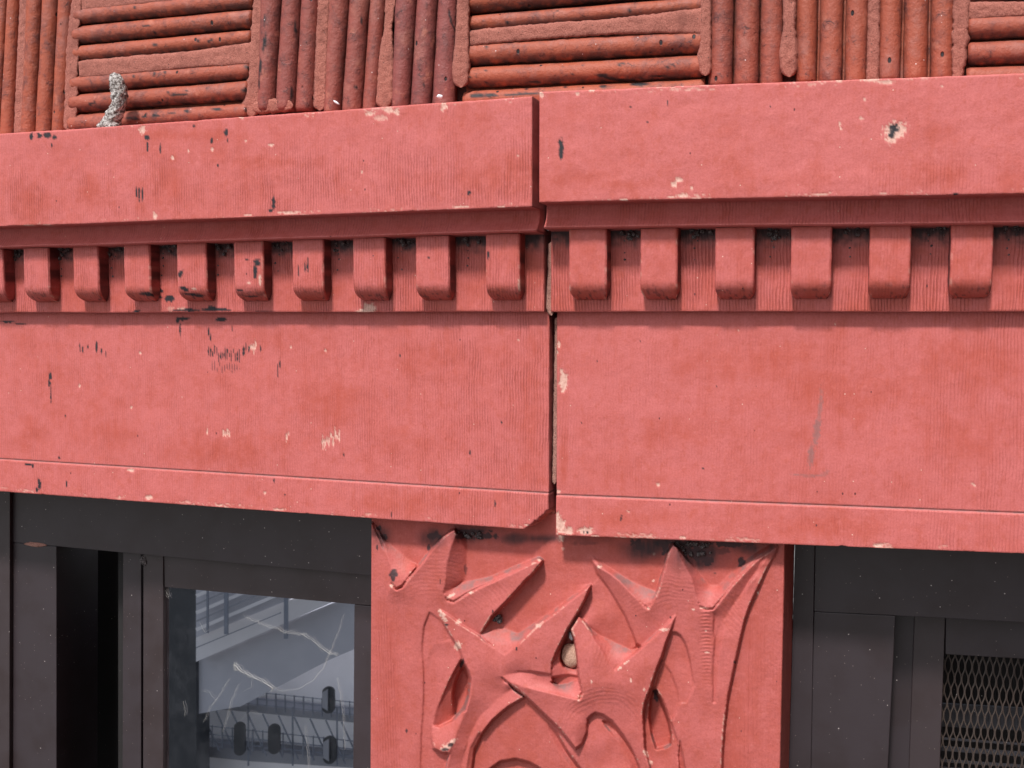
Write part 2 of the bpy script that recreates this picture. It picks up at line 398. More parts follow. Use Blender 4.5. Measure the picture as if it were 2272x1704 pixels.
def cornice_block(Xa, Xb, top, bot, cb, lip, st, ch, wm, combf, seed, label):
    Xs = Xspan(Xa, Xb)
    zt = line(*top, DL); zb = line(*bot, DL); zc = line(*cb, 0.044); zl = line(*lip, DB)
    e1 = rough_edge(Xs, seed, 0.0007); e2 = rough_edge(Xs, seed + 9, 0.0010)
    zt2 = lambda X: zt(X) - e1; zb2 = lambda X: zb(X) + np.abs(e2) * 0.8
    keys = [(zt2, -0.03, 2), (zt2, DL - 0.002, 1), (off(zt2, -0.0006), DL - 0.0004, 1), (off(zt2, -0.0018), DL, 70),
            (off(zb2, 0.0012), DL, 1), (off(zb2, 0.0002), DL - 0.0005, 1), (zb2, DL - 0.002, 2), (zb2, DL - 0.031, 1),
            (off(zb2, -0.001), DL - 0.033, 1), (lambda X: zb(X) * .72 + zc(X) * .28, 0.0335, 3), (lambda X: zb(X) * .4 + zc(X) * .6, 0.0365, 3),
            (lambda X: zb(X) * .15 + zc(X) * .85, 0.0425, 2), (off(zc, 0.0008), 0.0465, 1), (zc, 0.0455, 1), (off(zc, -0.0012), 0.044, 2), (off(zc, -0.0016), DB + 0.002, 1),
            (off(zc, -0.003), DB, 46), (off(zl, 0.0012), DB, 1), (off(zl, 0.0002), DB - 0.0006, 1), (zl, DB - 0.002, 2), (zl, -0.01, 1)]
    X, D, Z, tg = sweep(keys, Xs)
    V = np.stack([X, -D, Z], -1)
    px, py = PX(V.reshape(-1, 3)); px = px.reshape(X.shape); py = py.reshape(X.shape)
    face = ((tg >= 3) & (tg <= 4))[:, None]; bp = ((tg >= 16) & (tg <= 17))[:, None]
    wav = (fbm(X / 0.05, Z / 0.03, seed, 4) - 0.5) * 0.0014 + (fbm(X / 0.008, Z / 0.012, seed + 2, 3) - 0.5) * 0.0005
    D = D + wav * (face | bp)
    # slow undulation of the arrises
    Z = Z + (fbm(X / 0.12, X * 0, seed + 4, 2) - 0.5) * 0.0012
    stn = paint(px, py, st, seed=seed); chp = paint(px, py, ch, 0.7, 4.0, seed + 3)
    # broken paint specks along the arrises
    edge = np.isin(tg, [2, 3, 4, 5])[:, None] | ((tg > 3) & (tg < 3.03))[:, None] | ((tg > 3.97) & (tg < 4))[:, None]
    chp = np.maximum(chp, edge * 0.65 * sstep(0.625, 0.74, 0.55 * fbm(X / 0.0035, Z / 0.0012, seed + 21, 4) + 0.45 * fbm(X / 0.03, Z * 0, seed + 22, 2) + 0.02))
    D = D - chp * 0.0007 * face
    # grime in the corners above the dentil gaps, spread wider to paint shade there
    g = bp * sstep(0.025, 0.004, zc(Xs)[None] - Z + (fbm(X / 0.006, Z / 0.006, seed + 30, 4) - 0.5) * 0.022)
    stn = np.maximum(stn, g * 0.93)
    warm_bp = bp * (0.9 + 0 * X)  # redder gap backs, their dimness put into the colour
    dust_shade = ((tg >= 16) & (tg < 17))[:, None] * sstep(0.03, 0.005, zc(Xs)[None] - Z) * 0.5 + 0 * X  # dark tint over the gap tops, painted shade
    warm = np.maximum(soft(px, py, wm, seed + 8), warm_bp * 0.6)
    comb = combf(px, py) * (face * 1.0) + bp * 1.35
    comb = np.maximum(comb, ((tg >= 8) & (tg <= 12))[:, None] * 0.8)
    V = np.stack([X, -D, Z], -1)
    nr, nc = X.shape
    V2 = endcaps(V, nr, nc, 0.09); at = {k: (padshade if k == 'stain_shade' else padcols)(v) for k, v in dict(stain_shade=stn, chip=chp, dust_shade=dust_shade, warm=warm, comb=comb).items()}
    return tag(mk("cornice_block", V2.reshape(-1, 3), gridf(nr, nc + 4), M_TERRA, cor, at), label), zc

XL_END = float(B(1179.5, 336, DL)[0]); XR_BEG = float(B(1197.5, 330, DL)[0])
stL = [(376, 662, 11, 9), (352, 641, 13, 4, 35), (345, 657, 16, 3, 10), (415, 688, 30, 3.4), (482, 687, 30, 4.5), (470, 683, 8, 5), (300, 690, 16, 2), (590, 690, 30, 1.6, 0, .7), (70, 303, 4, 8), (88, 302, 6, 7), (105, 300, 9, 7), (121, 304, 6, 5), (115, 322, 2, 6), (326, 305, 5, 7), (327, 326, 2.2, 14), (356, 328, 2.4, 11), (470, 311, 3, 9), (501, 294, 5, 9), (505, 312, 2, 4),
       (303, 428, 2, 14), (309, 430, 2.2, 20), (316, 434, 2.2, 18), (607, 450, 4, 17), (600, 468, 5, 5), (1041, 427, 6, 6), (483, 368, 2, 4), (1187, 262, 3, 10), (430, 280, 3, 3)]
chL = [(820, 682, 15, 10), (812, 690, 20, 4), (402, 685, 9, 3), (378, 686, 8, 6, 0, .4), (165, 697, 5, 3), (316, 287, 8, 10), (343, 478, 5, 8), (536, 259, 5, 5), (862, 245, 13, 7), (880, 250, 8, 6), (820, 252, 10, 5), (845, 262, 14, 7, 0, .6), (908, 230, 8, 4), (985, 236, 8, 9), (930, 228, 10, 3), (383, 351, 3, 5),
       (470, 332, 3, 4), (418, 335, 2, 5), (545, 313, 3, 3), (600, 322, 8, 2), (802, 382, 3, 4), (1149, 347, 3, 3), (640, 472, 25, 3), (550, 478, 10, 2), (105, 500, 14, 2), (65, 501, 12, 2), (1020, 459, 20, 2), (1110, 459, 10, 2)]
wmL = [(1090, 390, 100, 60), (750, 370, 14, 60), (940, 400, 90, 30), (380, 400, 30, 40), (70, 440, 50, 50), (200, 430, 60, 40), (620, 360, 120, 16), (400, 300, 160, 14)]
blkL, zcL = cornice_block(float(B(-620, 697, DL)[0]), XL_END, ((0, 297), (1190, 213)), ((0, 503), (1190, 459)), ((0, 549), (1197, 512)), ((0, 694), (1212, 692)), stL, chL, wmL,
              lambda x, y: 0.35 + 0.65 * sstep(0.2, 0.7, (y - (297 - .07 * x)) / (205 + 0.03 * x)) * sstep(0.99, 0.9, (y - (297 - .07 * x)) / (205 + 0.035 * x)), 3,
              "left cornice block, streaked with black tar marks")
stR = [(1245, 333, 5.5, 24), (1243, 316, 4, 7), (1984, 284, 11, 11), (1979, 297, 7, 9), (1482, 229, 1.5, 6), (1400, 238, 3, 2), (1710, 236, 2, 3), (1436, 270, 2, 2), (2120, 430, 6, 2)]
chR = [(1986, 288, 26, 18, -15), (1977, 306, 13, 12), (1911, 262, 5, 5), (1863, 272, 2.5, 6), (1866, 283, 2, 5), (1930, 176, 24, 5), (1912, 170, 14, 6), (1966, 182, 18, 5), (1861, 178, 7, 4), (1480, 190, 8, 4), (1510, 189, 8, 3),
       (1508, 400, 12, 5), (1495, 410, 7, 7), (1515, 434, 14, 4), (1535, 417, 4, 5), (1490, 437, 10, 2), (1201, 209, 7, 6), (1281, 207, 4, 5), (1313, 200, 6, 3), (1385, 444, 10, 2), (1918, 220, 3, 3), (1820, 431, 12, 2), (1960, 430, 14, 2), (2090, 192, 3, 2)]
wmR = [(1622, 370, 26, 60), (1660, 390, 60, 25), (1812, 375, 26, 50), (1800, 395, 60, 22), (2060, 385, 95, 42), (2100, 300, 60, 60), (2245, 385, 40, 60), (1400, 410, 110, 14), (1240, 400, 22, 16), (1300, 390, 70, 14)]
blkR, zcR = cornice_block(XR_BEG, float(B(2900, 697, DL)[0]), ((1197, 203), (2272, 161)), ((1205, 449), (2272, 429)), ((1212, 505), (2272, 493)), ((1240, 692), (2272, 691)), stR, chR, wmR,
              lambda x, y: 0.12 + 0.4 * sstep(1500, 2250, x) * sstep(330, 400, y), 14, "right cornice block, set slightly higher, with a deep pale chip")

def dentil(x0, x1, zc, blk, seed, st=(), ch=()):
    Xa, Xb = float(B(x0, 600, DF)[0]), float(B(x1, 600, DF)[0])
    nx = 30; u = np.linspace(0, 1, nx)
    zt = float(zc((Xa + Xb) / 2)) - 0.0015
    zk = float(B(1880, 620, DF)[2]); zb = float(B(1880, 663, DB)[2])
    prof = [(zt, DF)] + [(zt + (zk - zt) * k / 24, DF) for k in range(1, 25)]
    for k in range(1, 15):
        a = k / 14 * math.pi / 2; prof.append((zk + (zb - zk) * math.sin(a), DB - 0.001 + (DF - DB + 0.001) * math.cos(a) ** 1.15 if k < 14 else DB - 0.001))
    Z = np.array([p[0] for p in prof])[:, None] + 0 * u[None]; D = np.array([p[1] for p in prof])[:, None] + 0 * u[None]
    X = Xa + (Xb - Xa) * u[None] + 0 * Z
    cr = 0.0048 * (1 - np.sqrt(np.clip(1 - sstep(zk - 0.004, zb, Z) ** 2, 0, 1)))
    X = X + cr * np.where(u < .5, (1 - u * 2), -(u * 2 - 1))[None]
    # soft arrises at both sides, worn unevenly
    rag = (fbm(Z / 0.006, Z * 0 + seed, seed, 4) - 0.5)
    X = X + rag * 0.0009 * np.where(u < .5, 1 - u * 2, u * 2 - 1)[None] ** 4
    ed = np.minimum(u, 1 - u)[None] * (Xb - Xa)
    rad = 0.0022 + 0.0012 * fbm(Z / 0.01, Z * 0 + 5, seed + 2, 3)
    D = D - rad * (1 - np.sqrt(np.clip(1 - (1 - np.clip(ed / rad, 0, 1)) ** 2, 0, 1))) * 0.8
    D = D + (fbm(X / 0.01, Z / 0.02, seed, 4) - 0.5) * 0.0010
    V = np.stack([X, -D, Z], -1)
    px, py = PX(V.reshape(-1, 3)); px = px.reshape(X.shape); py = py.reshape(X.shape)
    stn = paint(px, py, st, seed=seed); chp = paint(px, py, ch, 0.7, 4, seed)
    low = sstep(zk + 0.004, zb, Z)
    nearedge = sstep(0.0035, 0.0005, ed); wear = nearedge * sstep(0.62, 0.74, fbm(X / 0.005, Z / 0.007, seed + 17, 4)) * (0.5 + 0.5 * low)
    chp = np.maximum(chp, wear * 0.8)
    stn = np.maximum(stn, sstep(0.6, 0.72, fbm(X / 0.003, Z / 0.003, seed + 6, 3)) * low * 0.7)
    warm = low * 0.8 + 0.3 * (x0 > 1200); comb = np.ones_like(X) * (0.95 if x0 < 1150 else 0.3)
    sidebk = 0.026
    L = V[:, :1].copy(); L[..., 1] += sidebk; Rr = V[:, -1:].copy(); Rr[..., 1] += sidebk
    L[..., 0] -= 0.0005; Rr[..., 0] += 0.0005
    L1 = V[:, :1].copy(); L1[..., 1] += 0.002; R1 = V[:, -1:].copy(); R1[..., 1] += 0.002
    V2 = np.concatenate([L, L1, V, R1, Rr], 1); side_shade = 0.22 + 0.55 * sstep(0.35, 0.65, fbm(Z[:, :1] / 0.012, Z[:, :1] * 0 + seed, seed + 11, 4)); pad = lambda A: np.concatenate([A[:, :1] * .3, A[:, :1] * .6, A, A[:, -1:] * .6, A[:, -1:] * .3], 1)  # side faces darkened in colour to stand for shade, broken up by noise
    at = dict(stain_shade=np.concatenate([side_shade, side_shade, stn, side_shade, side_shade], 1), chip=pad(chp), warm=np.clip(pad(warm) + 0.2, 0, 1), comb=pad(comb), dust_shade=pad(0 * X))
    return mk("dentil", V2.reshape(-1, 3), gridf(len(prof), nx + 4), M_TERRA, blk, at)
dl = [(-345, -310), (-243, -200), (-143, -96), (-47, 7), (51.5, 108), (161.5, 218), (274, 332.6), (391.7, 457.6), (518, 584), (647.7, 717.4), (782.5, 855), (921.6, 997), (1077, 1153)]
dst = {6: [(350, 643, 18, 5, 35), (372, 661, 12, 9), (338, 655, 18, 4, 10), (322, 652, 14, 4)], 7: [(402, 606, 5, 10, 20), (408, 641, 11, 5, 15), (436, 655, 18, 4, 10), (418, 652, 12, 3)],
       8: [(570, 582, 8, 9), (566, 600, 5, 18), (548, 576, 5, 3), (533, 645, 8, 3), (560, 657, 18, 2)], 9: [(677, 592, 2.2, 12), (683, 590, 2.4, 16), (662, 600, 1.6, 12), (705, 628, 3, 2)], 11: [(950, 571, 2.5, 3)], 12: [(1083, 567, 2, 10)]}
dch = {8: [(577, 620, 3, 12), (552, 627, 3, 3)], 7: [(430, 640, 6, 3)], 12: [(1154, 632, 5, 15)]}
for i, (a, b_) in enumerate(dl): dentil(a, b_, zcL, blkL, 40 + i, dst.get(i, ()), dch.get(i, ()))
for i, (a, b_) in enumerate([(1261.8, 1346), (1420, 1503), (1586, 1673.5), (1754, 1845), (1928, 2020.5), (2108, 2202.6), (2296, 2394), (2490, 2590)]):
    dentil(a, b_, zcR, blkR, 70 + i)
# tar smear crossing from a dentil onto the wall behind it, and fluff caught in the gaps
def clump(parts, name, mat, parent, seed0):
    VV, FF, o = [], [], 0
    for i, (x, y, d, r) in enumerate(parts):
        bm = bmesh.new(); bmesh.ops.create_icosphere(bm, subdivisions=2, radius=1.0)
        V = np.array([v.co[:] for v in bm.verts]); Fc = [[v.index + o for v in f.verts] for f in bm.faces]; bm.free()
        nn = 0.15 + 1.7 * fbm(V[:, 0] * 4 + 9 + i, V[:, 1] * 4 + V[:, 2] * 5, seed0 + i, 3)
        V = V * nn[:, None] * r + B(x, y, d); VV.append(V); FF += Fc; o += len(V)
    return tag(mk(name, np.vstack(VV), FF, mat, parent), None, None, None, 'stuff')
rr = random.Random(5); parts = []
gaps = [(108, 161), (218, 274), (333, 392), (458, 518), (584, 648), (717, 782), (855, 921), (997, 1077), (1346, 1420), (1503, 1586), (1673, 1754), (1845, 1928), (2020, 2108), (2203, 2270), (7, 51)]
for a, b_ in gaps:
    y0 = 549 - 0.031 * a if a < 1200 else 505 - 0.0113 * (a - 1212)
    for k in range(rr.randint(14, 24)):
        x = a + (0.35 + rr.random() * 0.6) * (b_ - a); y = y0 + 6 + rr.random() ** 2 * 26
        parts.append((x, y - 3, DB + rr.random() * 0.006, 0.0006 + rr.random() ** 2 * 0.0024))
    for k in range(3):
        parts.append((a + (b_ - a) * 0.5 + rr.uniform(-5, 5), y0 + 30 + k * 18 + rr.random() * 10, DB, 0.0006 + rr.random() * 0.0008))
clump(parts, "grime", M_GRIME, cor, 400)

# frieze ------------------------------------------------------------------
fri = empty("frieze", tuple(B(1220, 900, 0.0)), "broad plain red terracotta frieze between the dentils and the windows", "frieze")
def frieze_block(Xa, Xb, strip, bot, st, ch, wm, sc_, seed, combv, label, corner=None):
    Xs = Xspan(Xa, Xb)
    zt = line((0, 688), (2272, 686), 0.0); zs = line(*strip, 0.001); zb = line(*bot, 0.0028)
    e2 = rough_edge(Xs, seed + 9, 0.0011); zb2 = lambda X: zb(X) + np.abs(e2)
    keys = [(zt, -0.03, 1), (zt, 0.0, 120), (off(zs, 0.0014), 0.0, 1), (off(zs, 0.0010), -0.0008, 1), (off(zs, 0.0002), -0.0006, 1), (off(zs, -0.0010), 0.0020, 30),
            (off(zb2, 0.0012), 0.0028, 1), (off(zb2, 0.0002), 0.0023, 1), (zb2, 0.0010, 2), (zb2, -0.12, 1)]
    X, D, Z, tg = sweep(keys, Xs)
    V = np.stack([X, -D, Z], -1); px, py = PX(V.reshape(-1, 3)); px = px.reshape(X.shape); py = py.reshape(X.shape)
    face = ((tg >= 1) & (tg <= 6))[:, None]
    D = D + face * ((fbm(X / 0.08, Z / 0.06, seed, 4) - 0.5) * 0.0018 + (fbm(X / 0.008, Z / 0.016, seed + 2, 3) - 0.5) * 0.0005)
    stn = paint(px, py, st, seed=seed); chp = paint(px, py, ch, 0.7, 4.0, seed + 3); warm = soft(px, py, wm, seed + 8)
    if corner:
        cx, cy, rx, ry = corner
        q = sstep(0, 26, (px - cx) / rx * 26 + (py - cy) / ry * 26 + (fbm(X / .004, Z / .004, 3, 3) - .5) * 16) * (tg > 1)[:, None]
        D = np.where((tg < 9)[:, None], D - q * 0.03, D); chp = np.maximum(chp, q * 0.25); 
        warm = np.maximum(warm, q); Z = Z + q * 0.004
    edge = ((tg >= 5.9) & (tg < 8))[:, None]
    chp = np.maximum(chp, edge * 0.6 * sstep(0.63, 0.75, 0.55 * fbm(X / 0.0035, Z / 0.0015, seed + 21, 4) + 0.45 * fbm(X / 0.03, Z * 0, seed + 22, 2)))
    D = D - chp * 0.0011 * face
    dust_shade = (((tg >= 2) & (tg <= 4))[:, None]) * 0.65 + 0 * X
    dust_shade = np.maximum(dust_shade, paint(px, py, sc_, 0.7, 3.0, seed + 5))
    comb = combv(px, py) * face * (((tg < 2) | (tg >= 5))[:, None])
    V = np.stack([X, -D, Z], -1); nr, nc = X.shape
    V2 = endcaps(V, nr, nc, 0.09); at = {k: (padshade if k == 'stain_shade' else padcols)(v) for k, v in dict(stain_shade=stn, chip=chp, dust_shade=dust_shade, warm=warm, comb=comb).items()}
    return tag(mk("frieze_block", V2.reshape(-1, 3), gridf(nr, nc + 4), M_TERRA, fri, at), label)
rs = random.Random(3)
stFL = [(18, 714, 16, 2.6), (45, 718, 14, 1.3), (405, 707, 17, 4.5), (394, 711, 4, 8), (400, 730, 2, 18), (490, 709, 12, 5), (177, 770, 2, 13), (183, 777, 2, 9), (195, 770, 2, 5), (214, 770, 2.4, 14), (225, 780, 2, 8), (235, 786, 1.5, 7),
        (463, 737, 2.5, 10), (467, 748, 2, 9), (540, 778, 2.6, 12), (545, 770, 1.6, 8), (552, 775, 2, 10), (111, 836, 4, 10), (109, 848, 2, 18), (113, 870, 1.6, 26), (621, 808, 1.8, 13), (616, 826, 1.2, 16), (578, 772, 1.5, 8),
        (62, 1030, 9, 3), (73, 1033, 2.4, 6), (88, 1074, 4.5, 14), (82, 1086, 3, 6), (132, 1016, 3, 3), (148, 1076, 1.6, 9), (608, 1067, 2, 5), (632, 1098, 2.2, 3), (888, 789, 2, 4), (1113, 937, 2, 4), (1043, 1005, 2, 5), (763, 1010, 2, 4), (1098, 1118, 2, 8), (868, 1142, 2, 6), (145, 922, 2, 3), (515, 730, 1.5, 8)]
for k in range(16):
    x = 462 + k * 4.6; stFL.append((x, 785 + rs.uniform(-12, 10), 1.4, rs.uniform(6, 16)))
for k in range(12):
    x = 470 + k * 5.5; stFL.append((x, 815 + rs.uniform(-8, 8), 1.0, rs.uniform(5, 14), 0, .7))
chFL = [(290, 1043, 8, 4), (330, 1104, 9, 5), (587, 1093, 3.5, 3.5), (485, 1122, 8, 2), (620, 1131, 16, 2.4), (722, 778, 2.4, 4), (310, 783, 3, 3), (176, 856, 2, 3), (291, 904, 2, 2), (645, 770, 2, 4), (1150, 755, 2, 2), (1168, 1165, 5, 2)]
for k in range(9): chFL.append((716 + k * 4.6, 973 + rs.uniform(-14, 12), 2.0, rs.uniform(6, 14)))
for k in range(5): chFL.append((552 + k * 3.6, 767 + rs.uniform(-6, 6), 1.6, rs.uniform(6, 13)))
for k in range(4): chFL.append((496 + k * 4.2, 962 + rs.uniform(-5, 5), 1.8, rs.uniform(6, 12)))
chFL += [(460, 957, 1.6, 10), (636, 970, 1.8, 9), (640, 962, 1.2, 6)]
wmFL = [(740, 900, 90, 60), (900, 990, 120, 50), (500, 1000, 160, 40), (1180, 880, 20, 150), (250, 960, 60, 80), (600, 750, 90, 25), (60, 960, 40, 60), (1000, 800, 90, 60), (950, 1110, 180, 30), (1175, 1050, 35, 60)]
frieze_block(float(B(-620, 697, 0)[0]), float(B(1217.5, 880, 0)[0]), ((0, 1019), (1210, 1095)), ((0, 1091), (1165, 1175)), stFL, chFL, wmFL, [], 4,
             lambda x, y: 0.5 + 0.5 * sstep(700, 1150, x) + 0 * y, "left frieze block, combed and spotted with tar", corner=(1180, 1160, 26, 22))
stFR = [(1303, 1182, 2, 3), (1295, 1181, 2, 2), (1378, 1150, 2, 8, 15), (1420, 758, 2, 2), (1560, 1040, 2, 2), (1590, 857, 2, 2), (1290, 938, 2, 2), (1325, 800, 3, 2)]
chFR = [(1249, 845, 9, 24), (1241, 1166, 13, 20), (1236, 1146, 6, 9), (1262, 1178, 10, 9), (1300, 1178, 21, 8), (1460, 1075, 4, 3.5), (1240, 765, 3, 8), (1237, 782, 2, 5), (1238, 1090, 5, 4), (1395, 1136, 2, 2), (1515, 1192, 8, 3), (1950, 1211, 14, 4), (2160, 1075, 6, 2, 30),
        (1638, 733, 2, 2), (1805, 728, 2, 2), (1853, 720, 2, 2), (1320, 1189, 12, 2)]
wmFR = [(1640, 800, 180, 50), (1900, 870, 180, 60), (2150, 800, 120, 70), (1252, 1000, 10, 110), (1420, 1150, 140, 25), (1800, 1170, 200, 25), (2150, 1000, 100, 90), (1500, 960, 90, 50)]
scFR = [(1820, 905, 5, 45, 4, .5), (1812, 960, 8, 30, 6, .6), (1800, 1010, 8, 26, 5, .6), (1796, 1055, 40, 3, 2, .5), (1830, 1050, 14, 5, -30, .4)]
frieze_block(float(B(1236.5, 880, 0)[0]), float(B(2900, 697, 0)[0]), ((1235, 1099), (2272, 1140)), ((1250, 1189), (2272, 1229)), stFR, chFR, wmFR, scFR, 15,
             lambda x, y: 0.28 + 0.3 * sstep(1900, 2250, x) + 0.3 * (1 - sstep(1236, 1290, x)) + 0 * y, "right frieze block, smooth, with pale broken lower corner")

def strip(name, pts, d, crown, mat, parent, seed, amp=0.0012, nacross=9, step=4.0, endround=True, edge=1.6, wide=1.0):
    """Ragged band of mortar along photo-pixel points (x, y, half width)."""
    P = np.array(pts, float); L = np.concatenate([[0], np.cumsum(np.hypot(np.diff(P[:, 0]), np.diff(P[:, 1])))])
    n = max(6, int(L[-1] / step)); s = np.linspace(0, L[-1], n)
    cx = np.interp(s, L, P[:, 0]); cy = np.interp(s, L, P[:, 1]); hw = np.interp(s, L, P[:, 2]) * wide
    tx = np.gradient(cx); ty = np.gradient(cy); q = np.hypot(tx, ty); nx_, ny_ = -ty / q, tx / q
    if endround:
        e_ = np.minimum(s, L[-1] - s) / (hw + 1e-6); hw = hw * np.sqrt(np.clip(1 - (1 - np.clip(e_, 0, 1)) ** 2, 0.02, 1))
    u = np.linspace(-1, 1, nacross)[None]
    hl = (hw + edge * 2 * (fbm(s / 7, s * 0, seed, 3) - 0.5))[:, None]; hr = (hw + edge * 2 * (fbm(s / 7, s * 0 + 9, seed + 3, 3) - 0.5))[:, None]
    o = np.where(u < 0, u * hl, u * hr)
    X = cx[:, None] + nx_[:, None] * o; Y = cy[:, None] + ny_[:, None] * o
    D = d + crown * (1 - np.abs(u) ** 6) + amp * 2 * (fbm(X / 6, Y / 6, seed + 7, 4) - 0.5)
    D = np.where(np.abs(u) > 0.99, d - 0.006, D)
    return mk(name, B(X, Y, D).reshape(-1, 3), gridf(n, nacross), mat, parent)
strip("joint_mortar", [(1223.5, 537, 7), (1222, 600, 7), (1220, 650, 7.5), (1219, 682, 8), (1224, 700, 7)], DB - 0.005, 0.002, M_JOINT, cor, 5)
strip("joint_mortar", [(1235, 704, 4.5), (1235, 800, 5), (1233, 900, 5), (1232, 1000, 5.5), (1230, 1074, 5.5)], -0.006, 0.002, M_JOINT, fri, 6)
strip("joint_mortar", [(1224, 452, 7), (1219, 480, 7), (1216, 512, 9)], 0.012, 0.003, M_GRIME, cor, 9, amp=0.003)
slab("joint_backing", [(1150, 180), (1270, 180), (1270, 1200), (1150, 1200)], -0.055, 0.02, M_BED, fri)

# upper tile wall ------------------------------------------------------------------
wall = empty("tile_wall", tuple(B(1100, 330, 0.0)), "upper wall of ribbed terracotta tiles laid in basket weave above the ledge", "wall")
slab("wall_bed", [(-600, -260), (2900, -260), (2900, 300), (1200, 300), (-600, 420)], -0.004, 0.05, M_BED, wall, 0)
DT = 0.008
def rib(a0, b0, a1, b1, tile, seed, hue=0.0, flank_dark=1.0, R_=0.0, st=(), ext=(0, 0), vertical=False, step=0.004, dd=0.0):
    """Half-round rib between edge a (a0-a1) and edge b (b0-b1)."""
    A = B([a0[0], a1[0]], [a0[1], a1[1]], DT + dd); Bb = B([b0[0], b1[0]], [b0[1], b1[1]], DT + dd)
    M0, M1 = (A[0] + Bb[0]) / 2, (A[1] + Bb[1]) / 2; H0, H1 = (Bb[0] - A[0]) / 2, (Bb[1] - A[1]) / 2
    Lg = np.linalg.norm(M1 - M0); n = max(8, int(Lg / step)); t = np.linspace(0, 1, n)[:, None]
    hw = (np.linalg.norm(H0) + np.linalg.norm(H1)) / 2
    ang = np.linspace(math.radians(-28), math.radians(208), 22)[None]
    M = M0 + (M1 - M0) * t; H = H0 + (H1 - H0) * t
    wob = 1 + 0.05 * (fbm(t * 5, t * 0, seed, 3) - 0.5)
    c = -np.cos(ang); sn = np.sin(ang)
    rfac = 1 + 0.10 * (fbm(t * Lg / 0.02 + 0 * ang, ang * 1.2 + 0 * t, seed + 1, 4) - 0.5)
    # rounded, broken ends
    e_ = np.minimum(t, 1 - t) * Lg
    endr = np.sqrt(np.clip(1 - (1 - np.clip(e_ / 0.004, 0, 1)) ** 2, 0.0, 1)) * 0.10 + 0.90
    V = M[:, None, :] * np.ones((1, ang.shape[1], 1)) + H[:, None, :] * (c * rfac * wob * endr)[..., None]
    V[..., 1] -= sn * hw * (1.0 + 0.0) * rfac * endr
    dt_ = np.zeros_like(rfac)
    if vertical: dt_ = sstep(0.5, 1.0, np.abs(c)) * 0.35 * flank_dark + 0 * t  # both flanks painted darker towards the gaps
    else: dt_ = sstep(0.15, 1.0, c) * flank_dark + 0 * t       # underside shade put into the colour of the lower flank
    px, py = PX(V.reshape(-1, 3)); px = px.reshape(dt_.shape); py = py.reshape(dt_.shape)
    stn = paint(px, py, st, 0.25, 6.0, seed)
    nr, nc = dt_.shape
    c0 = V[:1].mean(1, keepdims=True) * np.ones((1, nc, 1)); c1 = V[-1:].mean(1, keepdims=True) * np.ones((1, nc, 1))
    V = np.concatenate([c0, V, c1], 0); pad = lambda Q: np.concatenate([Q[:1], Q, Q[-1:]], 0)
    hu = np.clip(hue + 0.25 * (fbm(t * 3 + 0 * ang, ang * 0 + t * 0, seed + 5, 2) - 0.5), 0, 1)
    return mk("rib", V.reshape(-1, 3), gridf(nr + 2, nc), M_TILE, tile, dict(hue=pad(hu), flank_dark=pad(dt_), stain_shade=pad(stn)))
def tile(quads, seed, hue, flank_dark=1.0, vertical=False, sts=None, dd=0.0):
    q0, q1 = quads[0], quads[-1]
    poly = [q0[0], q1[1], q1[3], q0[2]]
    P = poly
    body = slab("tile", P, DT - 0.007, 0.02, M_TILE, wall, 0.001)
    for k, q in enumerate(quads):
        rib(*q, body, seed + k * 3, hue, flank_dark, vertical=vertical, st=(sts or {}).get(k, ()), dd=dd)
def vt(xs, y1, dx, ox=0.0, y0=0.0):
    """Vertical ribs from crop numbers: list of (top left, top right, bottom left, bottom right), extended past the frame."""
    out = []
    for (a, b_, c, d_) in xs:
        f = lambda p, q, y: ox + (p + (q - p) * (y / y1)) / 2.9105
        yt, yb = -560.0, y1 + dx
        out.append(((f(a, c, yt), yt / 2.9105), (f(b_, d_, yt), yt / 2.9105), (f(a, c, yb), yb / 2.9105), (f(b_, d_, yb), yb / 2.9105)))
    return out
tile(vt([(-190, -100, -240, -150), (-95, -10, -140, -52), (-5, 52, -50, 5)], 850, 46), 100, 0.0, 0.8, True)
tile(vt([(-480, -390, -535, -445), (-385, -295, -440, -350), (-290, -200, -345, -250)], 850, 46), 104, 0.0, 0.8, True)
tile(vt([(60, 128, 10, 94), ], 850, 46), 110, 0.05, 0.8, True)
tile(vt([(186, 281, 150, 238), (287, 383, 244, 342), (389, 482, 347, 432)], 850, 46), 120, 0.1, 1.0, True)
tile(vt([(62, 195, 44, 155), (200, 320, 160, 283), (324, 432, 287, 402)], 660, 60, 560), 130, 0.75, 1.0, True,
     {0: [(588, 45, 1.5, 20, 4), (586, 95, 4, 24, 8), (577, 150, 3, 22, 4), (575, 185, 2.5, 16)], 1: [(656, 65, 3, 24), (648, 208, 3, 20, 3)]})
tile(vt([(500, 630, 470, 581), (636, 762, 588, 712), (767, 862, 718, 812)], 680, 60, 560), 140, 0.7, 1.0, True, {1: [(803, 45, 2, 10), (790, 195, 4, 5)]})
tile(vt([(930, 1065, 905, 1021), (1070, 1200, 1027, 1160), (1206, 1328, 1166, 1312)], 650, 60, 560), 150, 0.9, 0.8, True,
     {2: [(998, 35, 3, 18, -12), (1006, 60, 2, 12, -14), (999, 178, 2, 3)], 1: [(945, 12, 2, 8), (944, 165, 2, 10), (942, 188, 2, 10)]})
tile(vt([(190, 341, 175, 331), (350, 507, 338, 499), (515, 662, 506, 652)], 520, 46, 1512), 160, 0.45, 0.8, True)
tile(vt([(738, 880, 738, 871), (897, 1047, 884, 1037), (1060, 1212, 1052, 1196)], 500, 46, 1512), 170, 0.2, 0.8, True, {1: [(1831, 121, 5, 3)]})
tile(vt([(1278, 1427, 1268, 1411), (1438, 1597, 1429, 1588), (1609, 1768, 1602, 1757)], 480, 50, 1512), 180, 0.2, 0.8, True)
